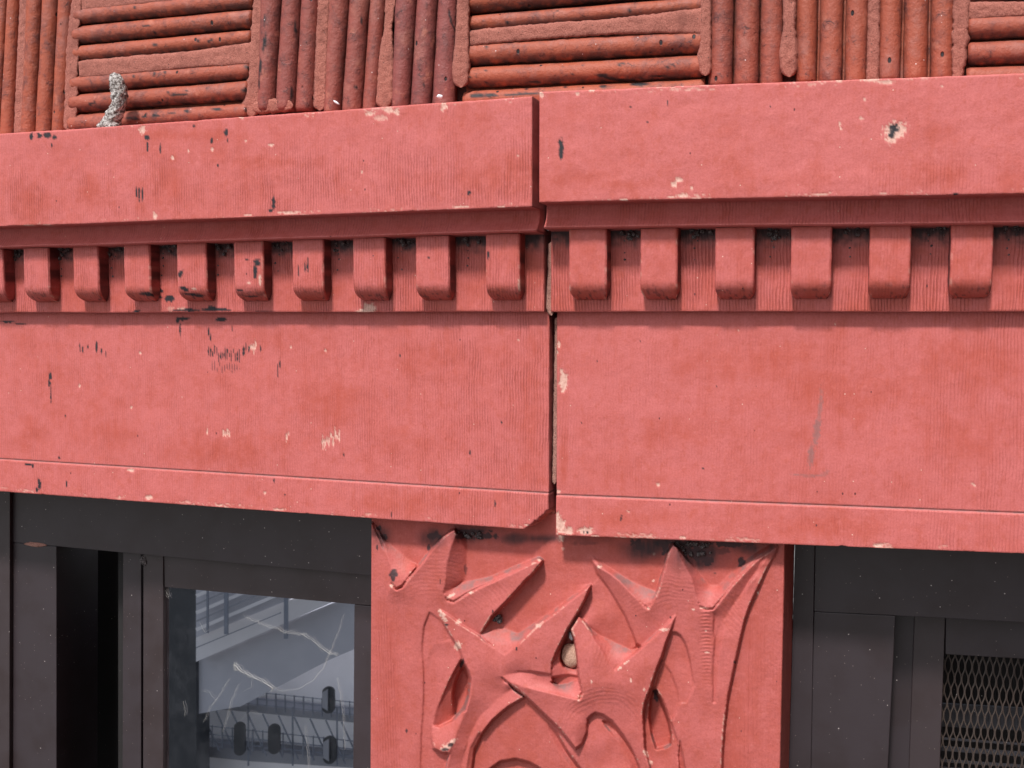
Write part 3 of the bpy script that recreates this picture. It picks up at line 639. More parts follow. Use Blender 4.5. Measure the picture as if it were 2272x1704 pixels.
def hz(rows, scale=1.0):
    """Horizontal ribs: (left x, top y, bottom y, right x, top y, bottom y)."""
    return [((a, b_), (a, c), (d_, e_), (d_, f)) for (a, b_, c, d_, e_, f) in rows]
tile(hz([(173, -118, -75, 568, -156, -113), (173, -72, -28, 568, -110, -66), (173, -26, 12, 568, -63, -24)]), 200, 0.15)
tile(hz([(172, 20, 56, 567, -20, 20), (170, 60, 100, 564, 22, 63), (169, 103, 139, 562, 67, 102)]), 210, 0.12, sts={0: [(290, 20, 3, 6), (300, 17, 3, 5), (312, 20, 2, 5)], 1: [(325, 57, 10, 3), (345, 72, 2, 6), (425, 48, 3, 4)], 2: [(440, 90, 3, 5), (462, 92, 2, 4), (470, 88, 2, 4), (344, 100, 4, 6)]})
tile(hz([(164, 169, 207, 560, 138, 176), (163, 211, 251, 555, 180, 222), (160, 256, 298, 556, 229, 268)]), 220, 0.22, sts={0: [(295, 170, 3, 5), (342, 163, 2, 5), (367, 163, 2, 6), (548, 150, 5, 9)], 1: [(200, 231, 6, 4), (208, 228, 3, 5), (353, 228, 8, 3), (375, 206, 4, 3), (415, 202, 4, 3), (545, 200, 9, 8), (395, 210, 20, 4)],
     2: [(284, 262, 6, 3), (300, 263, 8, 3), (320, 258, 6, 3), (345, 256, 12, 3), (415, 247, 6, 5), (480, 242, 14, 3), (548, 244, 7, 6), (230, 268, 8, 4), (380, 250, 8, 2)]})
tile(hz([(1040, -108, -66, 1562, -150, -110), (1040, -63, -26, 1562, -107, -68), (1040, -22, 31, 1562, -64, -14)]), 230, 0.08)
tile(hz([(1040, 36, 72, 1562, -6, 29)]), 240, 0.05, sts={0: [(1080, 58, 1.2, 8), (1396, 25, 1.5, 9), (1126, 50, 1, 6)]})
tile(hz([(1038, 98, 147, 1562, 69, 119), (1036, 151, 197, 1562, 123, 173), (1033, 203, 250, 1565, 176, 225)]), 250, 0.06, sts={
     0: [(1080, 104, 3, 4), (1231, 94, 2.5, 3), (1210, 97, 2, 2), (1150, 112, 2, 2)],
     1: [(1044, 171, 3, 3), (1058, 169, 2.6, 3), (1077, 184, 4, 2.6), (1117, 155, 3, 4), (1246, 147, 3.5, 4.5), (1270, 166, 5, 2), (1336, 167, 16, 6, 12), (1360, 175, 26, 4, 10), (1380, 178, 14, 3), (1187, 181, 12, 3), (1483, 149, 5, 2.4), (1460, 168, 20, 3), (1500, 160, 8, 2), (1378, 142, 10, 3, -20), (1078, 155, 2, 2)],
     2: [(1060, 212, 20, 6), (1090, 212, 16, 5), (1130, 210, 18, 3), (1170, 208, 30, 4), (1340, 192, 9, 4), (1420, 187, 22, 5), (1253, 193, 3, 3), (1169, 196, 5, 3)]})
tile(hz([(2152, -40, 9, 2900, -62, -16)]), 260, 0.1)
tile(hz([(2146, 38, 90, 2900, 4, 60), (2146, 95, 146, 2900, 66, 120), (2143, 151, 200, 2900, 126, 178)]), 270, 0.25)
MJ = "mortar_joint"
strip(MJ, [(78, -180, 9), (55, 0, 9), (41, 300, 9)], DT + 0.006, 0.002, M_MORTAR, wall, 1, wide=1.3)
strip(MJ, [(185, -180, 10), (171, 0, 10), (161, 103, 13), (158, 223, 13), (156, 292, 14)], DT + 0.007, 0.003, M_MORTAR, wall, 2, wide=1.3, edge=4.5)
strip(MJ, [(160, 283, 8), (200, 283, 9), (260, 278, 8)], DT + 0.006, 0.002, M_MORTAR, wall, 12, wide=1.3)
strip(MJ, [(175, 155, 14), (300, 144, 14), (430, 132, 13), (566, 118, 18)], DT + 0.006, 0.004, M_MORTAR, wall, 3, wide=1.65, endround=False, nacross=12, edge=2.5)
strip(MJ, [(175, 10, 11), (300, -2, 10), (430, -14, 10)], DT + 0.006, 0.003, M_MORTAR, wall, 31, wide=1.65, endround=False)
strip(MJ, [(590, -180, 11), (574, 0, 11), (566, 170, 13), (560, 225, 17), (556, 258, 20)], DT + 0.007, 0.003, M_MORTAR, wall, 4, wide=1.3, edge=4)
strip(MJ, [(560, 238, 12), (600, 234, 14), (650, 234, 10)], DT + 0.009, 0.003, M_MORTAR, wall, 41, wide=1.3, edge=3)
strip(MJ, [(727, -180, 11), (719, 0, 11), (709, 245, 12)], DT + 0.008, 0.002, M_MORTAR, wall, 5, wide=1.3, edge=2.5)
strip(MJ, [(875, -180, 11), (868, 0, 10), (862, 60, 7), (858, 120, 14), (853, 240, 17)], DT + 0.008, 0.002, M_MORTAR, wall, 6, wide=1.3, edge=3)
strip(MJ, [(1040, -180, 12), (1029, 0, 11), (1026, 100, 13), (1024, 150, 16), (1023, 194, 14)], DT + 0.013, 0.004, M_MORTAR, wall, 7, wide=1.3, edge=2)
strip(MJ, [(1042, 85, 12), (1200, 70, 12), (1350, 60, 12), (1460, 52, 15), (1560, 47, 21)], DT + 0.007, 0.005, M_MORTAR, wall, 8, wide=1.65, endround=False, nacross=12, edge=2.5)
strip(MJ, [(1568, -180, 11), (1566, 0, 10), (1566, 90, 11), (1563, 130, 14), (1565, 168, 11)], DT + 0.011, 0.004, M_MORTAR, wall, 9, wide=1.3, edge=2.5)
strip(MJ, [(1753, -180, 12), (1752, 0, 12), (1752, 60, 11), (1749, 120, 17), (1751, 171, 14)], DT + 0.012, 0.004, M_MORTAR, wall, 10, wide=1.3, edge=2)
strip(MJ, [(1941, -180, 11), (1939, 0, 11), (1938, 120, 12), (1935, 190, 12)], DT + 0.008, 0.002, M_MORTAR, wall, 11, wide=1.3, edge=2)
strip(MJ, [(2135, -180, 14), (2133, 0, 15), (2131, 80, 16), (2127, 140, 13), (2122, 185, 8)], DT + 0.011, 0.003, M_MORTAR, wall, 13, wide=1.3, edge=5)
strip(MJ, [(2150, 24, 14), (2272, 20, 11), (2900, 0, 10)], DT + 0.006, 0.004, M_MORTAR, wall, 14, wide=1.65, endround=False, nacross=12)

# gritty lump and flakes on the ledge ------------------------------------------------------------------
def tube(name, pts, mat, d, seed, seg=26, rings=60, amp=0.28, **k):
    P = np.array(pts, float); L = np.concatenate([[0], np.cumsum(np.hypot(np.diff(P[:, 0]), np.diff(P[:, 1])))]); s = np.linspace(0, L[-1], rings)
    cx = np.interp(s, L, P[:, 0]); cy = np.interp(s, L, P[:, 1]); r = np.interp(s, L, P[:, 2]) / 1450.0; dd = np.interp(s, L, P[:, 3])
    for _ in range(4):
        cx[1:-1] = (cx[:-2] + 2 * cx[1:-1] + cx[2:]) / 4; cy[1:-1] = (cy[:-2] + 2 * cy[1:-1] + cy[2:]) / 4; r[1:-1] = (r[:-2] + 2 * r[1:-1] + r[2:]) / 4
    C = B(cx, cy, dd); T = np.gradient(C, axis=0); T /= np.linalg.norm(T, axis=1)[:, None]
    Y = np.array([0, 1.0, 0]); Nn = np.cross(T, Y); Nn /= np.linalg.norm(Nn, axis=1)[:, None]; Bn = np.cross(T, Nn)
    a = np.linspace(0, 2 * math.pi, seg, endpoint=False)[None]
    rr_ = r[:, None] * (1 + amp * 2 * (fbm(np.cos(a) * 3 + s[:, None] / 9, np.sin(a) * 3 + s[:, None] / 14 + 20, seed, 4) - 0.5))
    V = C[:, None] + rr_[..., None] * (np.cos(a)[..., None] * Nn[:, None] + np.sin(a)[..., None] * Bn[:, None])
    nr, nc = rings, seg
    f = [[i * nc + j, i * nc + (j + 1) % nc, (i + 1) * nc + (j + 1) % nc, (i + 1) * nc + j] for i in range(nr - 1) for j in range(nc)]
    f += [list(range(nc)), list(range((nr - 1) * nc, nr * nc))]
    return mk(name, V.reshape(-1, 3), f, mat, **k)
tag(tube("grit_lump", [(243, 292, 22, .046), (245, 280, 22, .046), (250, 264, 17, .046), (258, 246, 14, .047), (264, 226, 14.5, .048), (265, 208, 15.5, .048), (263, 194, 16, .048), (259, 182, 15, .048), (253, 173, 12, .048), (247, 170, 6, .048)], M_LUMP, 0.05, 5),
    "curved lump of grey grit standing upright on the ledge", "debris", None, 'thing')
for lab, x, y, rx, s_ in (("white crumb lying on the ledge below the purple ribs", 976, 214, 6, 0.7), ("thin white splinter on the ledge, left of the white crumb", 745, 227, 8, 0.25)):
    zc_ = B(x, y, 0.05)
    o = blob("flake", zc_, rx / 1600.0, M_FLAKE, None, seed=x, squash=(1.0, 0.6, s_), amp=0.5)
    tag(o, lab, "flake", None, 'thing')
    if s_ < .5: o.rotation_euler = (0, math.radians(35), 0)

# carved pilaster ------------------------------------------------------------------
pil = empty("carved_pilaster", tuple(B(1280, 1900, -0.03)), "red terracotta pilaster carved with spiky leaves between the two windows", "pilaster")
slab("pier_backing", [(842, 1100), (1752, 1100), (1752, 1960), (842, 1960)], -0.105, 0.02, M_BED, pil, 0)
NYp, NXp = 330, 480
NYp *= 2; NXp *= 2
yy = np.linspace(1140, 1790, NYp)[:, None] + np.zeros((1, NXp)); tt = np.linspace(0, 1, NXp)[None] + np.zeros((NYp, 1))
XL_ = 824 - (yy - 1140) * 0.004; XR_ = 1741 - (yy - 1207) * 0.022
xx = XL_ + (XR_ - XL_) * tt
H = np.full(xx.shape, -26.0)
fx, fy = xx.ravel(), yy.ravel()
def inside(x, y, poly):
    c = False; j = len(poly) - 1
    for i in range(len(poly)):
        if (poly[i][1] > y) != (poly[j][1] > y) and x < (poly[j][0] - poly[i][0]) * (y - poly[i][1]) / (poly[j][1] - poly[i][1]) + poly[i][0]: c = not c
        j = i
    return c
LAB = [0]; LM = np.zeros(xx.shape, int)
def layer(poly, inner=(), edge=None):
    """Carved facet: polygon of (x, y, height mm) with optional inner points, painted over what lies behind it."""
    pts = list(poly) + list(inner); n = len(poly)
    LAB[0] += 1
    res = delaunay_2d_cdt([Vector((p[0], p[1])) for p in pts], [(i, (i + 1) % n) for i in range(n)], [], 0, 1e-5, True)
    vs, fs, ov = res[0], res[2], res[3]
    h = []
    for i, v in enumerate(vs):
        if ov[i]: h.append(pts[ov[i][0]][2])
        else: h.append(min(pts, key=lambda p: (p[0] - v[0]) ** 2 + (p[1] - v[1]) ** 2)[2])
    Hf = H.ravel()
    for f in fs:
        (x0, y0), (x1, y1), (x2, y2) = [vs[i][:2] for i in f]; h0, h1, h2 = [h[i] for i in f]
        if not inside((x0 + x1 + x2) / 3, (y0 + y1 + y2) / 3, poly): continue
        i0 = int(np.searchsorted(yy[:, 0], min(y0, y1, y2))); i1 = int(np.searchsorted(yy[:, 0], max(y0, y1, y2))) + 1
        sl = slice(i0 * NXp, min(i1, NYp) * NXp); X = fx[sl]; Y = fy[sl]
        if X.size == 0: continue
        det = (y1 - y2) * (x0 - x2) + (x2 - x1) * (y0 - y2)
        if abs(det) < 1e-9: continue
        a = ((y1 - y2) * (X - x2) + (x2 - x1) * (Y - y2)) / det; b_ = ((y2 - y0) * (X - x2) + (x0 - x2) * (Y - y2)) / det; c = 1 - a - b_
        m = (a >= -1e-6) & (b_ >= -1e-6) & (c >= -1e-6)
        Hs = Hf[sl]; Hs[m] = a[m] * h0 + b_[m] * h1 + c[m] * h2; Hf[sl] = Hs; LM.ravel()[sl][m] = LAB[0]
    H[:] = Hf.reshape(H.shape)

# floors
layer([(1045, 1800, -27), (1050, 1668, -27), (1068, 1630, -26), (1093, 1598, -26), (1128, 1568, -25), (1162, 1546, -25), (1200, 1560, -26), (1260, 1640, -26), (1300, 1710, -27), (1340, 1800, -27)])
layer([(1075, 1800, -38), (1085, 1708, -38), (1110, 1690, -38), (1145, 1684, -38), (1175, 1692, -38), (1200, 1706, -38), (1240, 1800, -38)], [(1140, 1740, -36)])
# leaf edge running diagonally under the beak
layer([(1213, 1596, -26), (1235, 1630, -31), (1255, 1665, -33), (1290, 1710, -34), (1320, 1800, -34), (1300, 1800, -27), (1270, 1710, -27), (1238, 1660, -27), (1220, 1625, -26.5)])
layer([(1236, 1590, -23), (1280, 1575, -22), (1302, 1600, -21), (1313, 1580, -22), (1338, 1583, -22), (1385, 1625, -22), (1425, 1700, -22), (1450, 1800, -22), (1322, 1800, -22), (1292, 1710, -21), (1257, 1664, -20), (1238, 1628, -21)], [(1330, 1650, -17), (1370, 1720, -17), (1345, 1690, -20)])
layer([(1336, 1600, -27), (1352, 1600, -27), (1385, 1640, -27), (1410, 1680, -27), (1440, 1800, -27), (1424, 1800, -21), (1396, 1690, -21), (1370, 1645, -21)])
# margins
layer([(800, 1130, -19), (826, 1160, -19), (836, 1181, -19), (848, 1210, -18), (856, 1226, -17), (865, 1260, -15), (868, 1295, -14), (858, 1322, -18), (861, 1355, -20), (875, 1453, -21), (884, 1574, -21), (889, 1800, -21), (800, 1800, -19)],
      [(840, 1300, -18.6), (845, 1450, -19.2), (850, 1600, -19.6)])
layer([(1800, 1120, -19), (1726, 1180, -20), (1690, 1260, -22), (1665, 1330, -24), (1645, 1400, -24.5), (1625, 1480, -25), (1612, 1560, -25), (1604, 1640, -25.5), (1598, 1800, -26), (1800, 1800, -19)],
      [(1715, 1260, -19.5), (1690, 1340, -21), (1675, 1450, -22), (1665, 1550, -22), (1655, 1650, -22)])
# left body
layer([(867, 1295, -10), (879, 1309, -9), (892, 1303, -9), (904, 1286, -8), (930, 1255, -7), (956, 1221, -6), (982, 1191, -5), (1001, 1177, -5), (1011, 1173, -5), (1013, 1190, -5), (1001, 1217, -5), (992, 1252, -6), (989, 1295, -8),
       (984, 1313, -9), (992, 1332, -11), (1007, 1336, -11), (1033, 1319, -10), (1068, 1301, -9), (1102, 1286, -8), (1136, 1270, -7), (1171, 1253, -6.5), (1197, 1239, -6), (1203, 1243, -6), (1199, 1249, -6), (1175, 1279, -6), (1144, 1313, -6),
       (1110, 1349, -7), (1092, 1367, -8), (1073, 1398, -12), (1064, 1412, -17), (1030, 1464, -19), (1025, 1464, -19), (999, 1508, -15), (982, 1546, -15.5), (970, 1574, -16), (959, 1610, -17), (961, 1661, -19), (994, 1674, -21), (989, 1720, -21), (986, 1800, -21),
       (889, 1800, -21), (884, 1574, -20.5), (875, 1453, -20), (861, 1355, -18.5), (857, 1325, -17)],
      [(900, 1345, -14), (940, 1330, -11), (975, 1345, -12), (900, 1450, -15.5), (910, 1574, -17), (915, 1680, -18), (940, 1290, -10), (965, 1250, -8), (925, 1400, -14), (1040, 1345, -13), (1080, 1335, -11), (1120, 1310, -9.5), (1100, 1300, -10.5)])
# overlapping inner blade of the left body
layer([(953, 1358, -15), (941, 1389, -17), (937, 1425, -18), (937, 1453, -18), (940, 1490, -18.5), (939, 1574, -19), (935, 1625, -20), (930, 1800, -22), (986, 1800, -22), (989, 1704, -22), (994, 1673, -22), (961, 1661, -20), (959, 1610, -18), (970, 1574, -17),
       (982, 1546, -16), (999, 1508, -15.5), (1025, 1464, -18), (1010, 1424, -17.5), (996, 1405, -17), (982, 1380, -15)], [(965, 1430, -16), (960, 1500, -16.5), (955, 1580, -17.5)])
layer([(960, 1430, -16), (953, 1453, -17.6), (945, 1510, -18.5), (941, 1574, -19), (948, 1640, -20), (959, 1610, -17.6), (970, 1574, -16.6), (982, 1546, -15.6), (999, 1508, -15), (1020, 1464, -17), (1000, 1420, -16)])
# slopes of the first notch (leaf chamfer down to the panel)
layer([(829, 1163, -20), (840, 1185, -18), (856, 1226, -16), (865, 1260, -13), (867, 1293, -10.5), (879, 1307, -9.5), (892, 1301, -9.5), (904, 1285, -9), (925, 1257, -9), (921, 1251, -26), (892, 1229, -26), (858, 1200, -26), (836, 1168, -25)])
# second notch: drafted right flank of the spike, and the sloping floor of the next leaf
layer([(1013, 1184, -6), (1001, 1217, -6), (992, 1252, -7), (989, 1295, -9), (984, 1313, -10), (1006, 1306, -20), (1032, 1284, -26), (1035, 1252, -26), (1037, 1209, -26), (1030, 1180, -26)])
layer([(984, 1313, -10), (992, 1331, -11), (1007, 1335, -11), (1033, 1318, -10), (1068, 1300, -9.5), (1102, 1285, -9), (1136, 1269, -8), (1171, 1252, -8), (1196, 1239, -8), (1190, 1238, -26), (1136, 1260, -26), (1085, 1281, -26), (1032, 1291, -26), (1006, 1306, -20)])
layer([(1186, 1244, -16), (1197, 1238, -12), (1205, 1243, -10), (1200, 1252, -8), (1176, 1281, -8), (1174, 1279, -6), (1198, 1249, -6)])
# floor between third spike and the central leaf
layer([(1064, 1412, -17), (1073, 1400, -20), (1092, 1370, -28), (1112, 1352, -30), (1150, 1318, -28), (1200, 1262, -26), (1270, 1300, -26), (1308, 1297, -25), (1260, 1332, -24), (1187, 1383, -26), (1150, 1406, -27), (1110, 1390, -28), (1090, 1398, -24)], [(1130, 1370, -29), (1200, 1330, -26)])
layer([(1064, 1410, -16), (1090, 1398, -22), (1110, 1390, -28), (1150, 1406, -27), (1187, 1383, -26), (1230, 1352, -25), (1309, 1296, -24), (1265, 1333, -10), (1230, 1362, -10), (1196, 1386, -10.5), (1144, 1436, -11), (1119, 1454, -11), (1102, 1441, -11.5), (1080, 1424, -12)])
# right leaf
layer([(1308, 1232, -24), (1325, 1256, -17), (1350, 1270, -15), (1373, 1287, -14), (1402, 1318, -13), (1419, 1335, -12), (1438, 1352, -10), (1448, 1335, -9), (1457, 1314, -8), (1465, 1286, -7), (1474, 1257, -6), (1481, 1228, -5), (1493, 1204, -5),
       (1503, 1214, -5), (1520, 1254, -6), (1536, 1283, -7), (1546, 1323, -9), (1553, 1347, -9), (1568, 1353, -9), (1582, 1352, -9), (1603, 1326, -9), (1623, 1300, -9), (1654, 1266, -10), (1678, 1242, -11), (1726, 1210, -16), (1723, 1225, -16), (1702, 1261, -14),
       (1682, 1304, -13), (1665, 1340, -13), (1653, 1374, -13), (1641, 1426, -13), (1630, 1476, -13.5), (1616, 1543, -14), (1608, 1608, -14), (1604, 1660, -14), (1600, 1800, -15), (1440, 1800, -20), (1431, 1660, -20), (1427, 1582, -20), (1443, 1529, -20), (1470, 1462, -20),
       (1411, 1428, -19), (1402, 1400, -20), (1385, 1363, -20.5), (1364, 1327, -21), (1347, 1301, -22), (1325, 1273, -23)],
      [(1420, 1370, -15), (1480, 1330, -11), (1440, 1400, -16), (1520, 1350, -12), (1530, 1420, -13), (1540, 1520, -14), (1540, 1620, -15), (1535, 1700, -16), (1596, 1352, -18), (1606, 1372, -18), (1592, 1410, -15), (1640, 1320, -17), (1680, 1262, -17), (1625, 1400, -14), (1610, 1450, -14), (1585, 1500, -15), (1580, 1600, -16), (1385, 1330, -18)])
# valley under the right notch rim
layer([(1582, 1353, -9), (1603, 1327, -9), (1623, 1301, -9), (1654, 1267, -10), (1680, 1243, -12), (1700, 1235, -16), (1672, 1280, -18), (1645, 1320, -18), (1622, 1352, -18), (1600, 1385, -17), (1588, 1430, -15), (1583, 1400, -17), (1584, 1370, -17)])
# narrow fold right of the centre stem
layer([(1612, 1372, -16), (1605, 1400, -16.2), (1596, 1450, -16), (1591, 1500, -16), (1588, 1560, -16), (1582, 1560, -17), (1582, 1470, -17.3), (1586, 1420, -17.2), (1594, 1390, -18)])
# slopes above the right leaf, both notches
layer([(1309, 1230, -25), (1325, 1256, -18), (1350, 1270, -16), (1373, 1287, -15), (1402, 1318, -14), (1419, 1335, -13), (1438, 1351, -11), (1449, 1333, -12), (1457, 1312, -26), (1430, 1302, -26), (1402, 1290, -26), (1375, 1274, -26), (1350, 1258, -26), (1325, 1240, -26)])
layer([(1503, 1212, -6), (1520, 1254, -7), (1536, 1283, -8), (1546, 1323, -10), (1553, 1346, -9.5), (1568, 1352, -9), (1582, 1351, -9), (1603, 1325, -9.5), (1623, 1299, -10), (1654, 1265, -11), (1678, 1241, -13), (1722, 1212, -18), (1712, 1205, -26), (1658, 1240, -26), (1623, 1270, -26), (1594, 1299, -26), (1573, 1298, -26), (1555, 1276, -26), (1537, 1253, -26), (1512, 1218, -26)])
# sunk lobes of the right leaf
layer([(1491, 1402, -18), (1502, 1404, -18.5), (1510, 1410, -18.5), (1518, 1423, -18.5), (1524, 1438, -18.5), (1531, 1465, -18.5), (1537, 1501, -17), (1541, 1522, -15), (1522, 1560, -17), (1500, 1560, -18.5), (1450, 1535, -21), (1470, 1462, -21), (1480, 1420, -20)], [(1500, 1460, -20.5), (1515, 1500, -18.5)])
layer([(1474, 1472, -22), (1489, 1493, -22), (1501, 1525, -21), (1508, 1560, -19), (1490, 1600, -21), (1469, 1551, -22), (1453, 1525, -23), (1462, 1490, -23)])
layer([(1453, 1523, -26), (1460, 1537, -27), (1469, 1551, -27), (1482, 1582, -25), (1493, 1613, -22), (1503, 1642, -20), (1505, 1677, -19), (1500, 1720, -20), (1440, 1720, -22), (1431, 1660, -24), (1427, 1582, -26), (1443, 1529, -26)], [(1474, 1677, -24)])
layer([(1452, 1528, -40), (1462, 1545, -42), (1474, 1575, -42), (1483, 1600, -42), (1489, 1630, -42), (1488, 1652, -41), (1476, 1658, -40), (1456, 1662, -40), (1446, 1630, -42), (1440, 1595, -42), (1444, 1550, -42)])
layer([(1509, 1640, -21), (1513, 1665, -22), (1521, 1704, -22), (1527, 1800, -22), (1508, 1800, -26), (1508, 1704, -26), (1505, 1677, -25)])
# left teardrop hollow
layer([(1025, 1462, -24), (1013, 1483, -26), (999, 1508, -22), (982, 1546, -19), (970, 1574, -18), (959, 1610, -17), (975, 1612, -24), (1003, 1600, -30), (1012, 1588, -38), (1028, 1570, -38), (1038, 1546, -38), (1041, 1505, -36), (1032, 1476, -30)], [(990, 1575, -26)])
layer([(1028, 1478, -44), (1013, 1505, -45), (1006, 1530, -45), (1005, 1556, -45), (1009, 1586, -43), (1018, 1584, -40), (1027, 1574, -40), (1037, 1548, -42), (1039, 1505, -44)])
# central leaf with its limbs
layer([(975, 1353, -9), (990, 1361, -9), (1025, 1387, -10), (1064, 1411, -11), (1080, 1425, -11.5), (1102, 1441, -11), (1119, 1453, -10), (1144, 1435, -9), (1196, 1385, -8), (1230, 1361, -8), (1265, 1332, -8), (1312, 1296, -9), (1299, 1330, -8), (1282, 1361, -7), (1261, 1395, -7),
       (1237, 1443, -7), (1225, 1471, -8), (1223, 1495, -9), (1226, 1512, -9), (1150, 1513, -18), (1110, 1500, -10), (1127, 1517, -10), (1140, 1530, -18), (1165, 1548, -22), (1128, 1568, -17), (1093, 1598, -17), (1068, 1630, -18), (1050, 1668, -19), (1043, 1720, -20), (1040, 1800, -20),
       (985, 1800, -14), (989, 1704, -14), (996, 1673, -10), (1008, 1642, -9), (1016, 1617, -9), (1030, 1582, -9), (1040, 1546, -8.5), (1045, 1510, -8), (1040, 1493, -8), (1026, 1464, -8.5), (1020, 1441, -9), (1008, 1424, -9.5), (996, 1405, -10), (982, 1380, -9.5)],
      [(1060, 1470, -9), (1075, 1520, -13), (1120, 1480, -9), (1150, 1460, -8), (1200, 1430, -6.5), (1190, 1490, -8), (1060, 1580, -17), (1040, 1630, -17), (1025, 1690, -18), (1100, 1530, -16), (1120, 1510, -15), (1085, 1570, -16)])
# raised band beside the left arch
layer([(1136, 1529, -17), (1100, 1556, -16), (1068, 1588, -16), (1047, 1625, -16.5), (1033, 1660, -17), (1023, 1710, -18), (1016, 1800, -18), (1040, 1800, -16), (1043, 1720, -15), (1050, 1668, -14), (1068, 1630, -13.5), (1093, 1598, -13), (1128, 1568, -13), (1163, 1547, -14)])
layer([(1043, 1660, -17), (1036, 1704, -18), (1032, 1800, -18), (1046, 1800, -21), (1048, 1704, -21), (1053, 1664, -21), (1069, 1632, -20), (1064, 1622, -16)])
# lower lobe below the teardrop
layer([(959, 1610, -16), (975, 1612, -17), (1003, 1600, -16), (1020, 1582, -12), (1030, 1576, -9), (1031, 1582, -9), (1016, 1617, -9), (1008, 1642, -8.5), (997, 1672, -8), (980, 1670, -8), (961, 1661, -9), (957, 1635, -13)], [(985, 1640, -10), (995, 1620, -12)])
# floor sloping to the beak rim and the eye hollow
layer([(1110, 1500, -10), (1150, 1490, -16), (1180, 1490, -14), (1226, 1497, -12), (1223, 1514, -14), (1240, 1522, -20), (1262, 1518, -22), (1284, 1507, -18), (1290, 1539, -10), (1284, 1552, -8), (1278, 1551, -7), (1230, 1539, -7.5), (1179, 1527, -8), (1127, 1515, -9)], [(1200, 1508, -18), (1240, 1530, -16)])
layer([(1265, 1397, -30), (1250, 1422, -30), (1237, 1447, -24), (1225, 1473, -14), (1223, 1497, -12), (1226, 1503, -13), (1245, 1500, -20), (1262, 1497, -22), (1284, 1500, -22), (1280, 1471, -34), (1273, 1419, -34)])
layer([(1264, 1402, -40), (1254, 1424, -40), (1246, 1440, -38), (1243, 1462, -36), (1250, 1480, -34), (1283, 1486, -34), (1279, 1460, -40), (1272, 1420, -42)])
# panel between the two upright spikes, then the spikes
layer([(1312, 1300, -25), (1300, 1332, -25), (1284, 1364, -24), (1300, 1382, -17), (1321, 1410, -22), (1345, 1430, -25), (1390, 1450, -25), (1411, 1436, -22), (1411, 1425, -24), (1402, 1400, -25), (1385, 1363, -25), (1364, 1327, -25), (1330, 1280, -25.5)])
layer([(1284, 1364, -18), (1310, 1392, -24), (1330, 1408, -24), (1360, 1424, -24.5), (1400, 1443, -24), (1413, 1440, -20), (1393, 1460, -12), (1364, 1489, -10), (1350, 1469, -9), (1333, 1438, -9), (1321, 1421, -10), (1299, 1382, -12)])
layer([(1284, 1366, -12), (1299, 1382, -11), (1321, 1421, -9), (1333, 1438, -8), (1350, 1469, -8), (1364, 1488, -8), (1393, 1460, -8), (1417, 1441, -8), (1452, 1410, -8), (1482, 1383, -8), (1500, 1363, -10), (1493, 1386, -8), (1477, 1429, -7), (1467, 1462, -7),
       (1458, 1484, -7), (1443, 1529, -7), (1431, 1560, -7.5), (1427, 1582, -8), (1429, 1617, -9), (1431, 1660, -9), (1443, 1703, -10), (1455, 1800, -11), (1450, 1800, -16), (1419, 1704, -15), (1402, 1663, -15), (1381, 1629, -14), (1359, 1601, -13.5), (1338, 1586, -13), (1321, 1582, -13),
       (1313, 1586, -13), (1304, 1596, -13), (1302, 1625, -13), (1292, 1651, -13), (1277, 1662, -6), (1244, 1620, -9), (1196, 1574, -11), (1167, 1546, -11), (1127, 1515, -10), (1179, 1527, -6.5), (1230, 1539, -5.5), (1278, 1551, -5), (1286, 1552, -5), (1291, 1539, -5), (1284, 1505, -5), (1280, 1471, -6), (1273, 1419, -8), (1265, 1397, -9)],
      [(1310, 1450, -4.5), (1320, 1520, -5), (1340, 1545, -9), (1320, 1562, -12), (1300, 1575, -11), (1380, 1560, -11), (1380, 1520, -6), (1430, 1470, -5), (1400, 1590, -12), (1415, 1640, -12), (1250, 1580, -6.5), (1275, 1620, -5), (1290, 1600, -8), (1425, 1690, -13)])
# ease the folds inside each carved facet, keeping its outline crisp
bd = np.zeros(H.shape, bool)
bd[1:] |= LM[1:] != LM[:-1]; bd[:-1] |= LM[1:] != LM[:-1]; bd[:, 1:] |= LM[:, 1:] != LM[:, :-1]; bd[:, :-1] |= LM[:, 1:] != LM[:, :-1]
bd[0] = bd[-1] = True; bd[:, 0] = bd[:, -1] = True
for _ in range(240):
    A_ = H.copy(); A_[1:-1, 1:-1] = (H[:-2, 1:-1] + H[2:, 1:-1] + H[1:-1, :-2] + H[1:-1, 2:]) / 4
    H = np.where(bd, H, A_)
NYp //= 2; NXp //= 2
box = lambda A: A.reshape(NYp, 2, NXp, 2).mean((1, 3))
H = box(H); xx = box(xx); yy = box(yy)
# ribbed stem of the right leaf
sm = (np.abs(xx - (1566 + (yy - 1360) * 0.02)) < 14) & (yy > 1356) & (yy < 1560)
ux = np.clip(np.abs(xx - (1566 + (yy - 1360) * 0.02)) / 14, 0, 1)
H += np.where(sm, (1 - ux ** 2) * (0.6 + 0.75 * np.sin(yy / 7.8 * 2 * math.pi + (1 - ux) * 1.3)) * sstep(1560, 1420, yy), 0)
# upright grooves in the left margin and the valley beside the right leaf
gm = sstep(833, 840, xx) * sstep(1290, 1420, yy) * sstep(0, 4, (861 + (yy - 1355) * 0.13) - xx)
H += gm * 0.9 * np.sin((xx - (yy - 1300) * 0.035) / 6.0 * 2 * math.pi) * (0.5 + vn(xx / 9, yy / 60, 4))
gr = sstep(8, 16, xx - (1641 - (yy - 1426) * 0.135)) * sstep(70, 40, xx - (1641 - (yy - 1426) * 0.135)) * sstep(1330, 1420, yy)
H += gr * 0.45 * np.sin(xx / 9.0 * 2 * math.pi) * (0.4 + vn(xx / 9, yy / 70, 8))
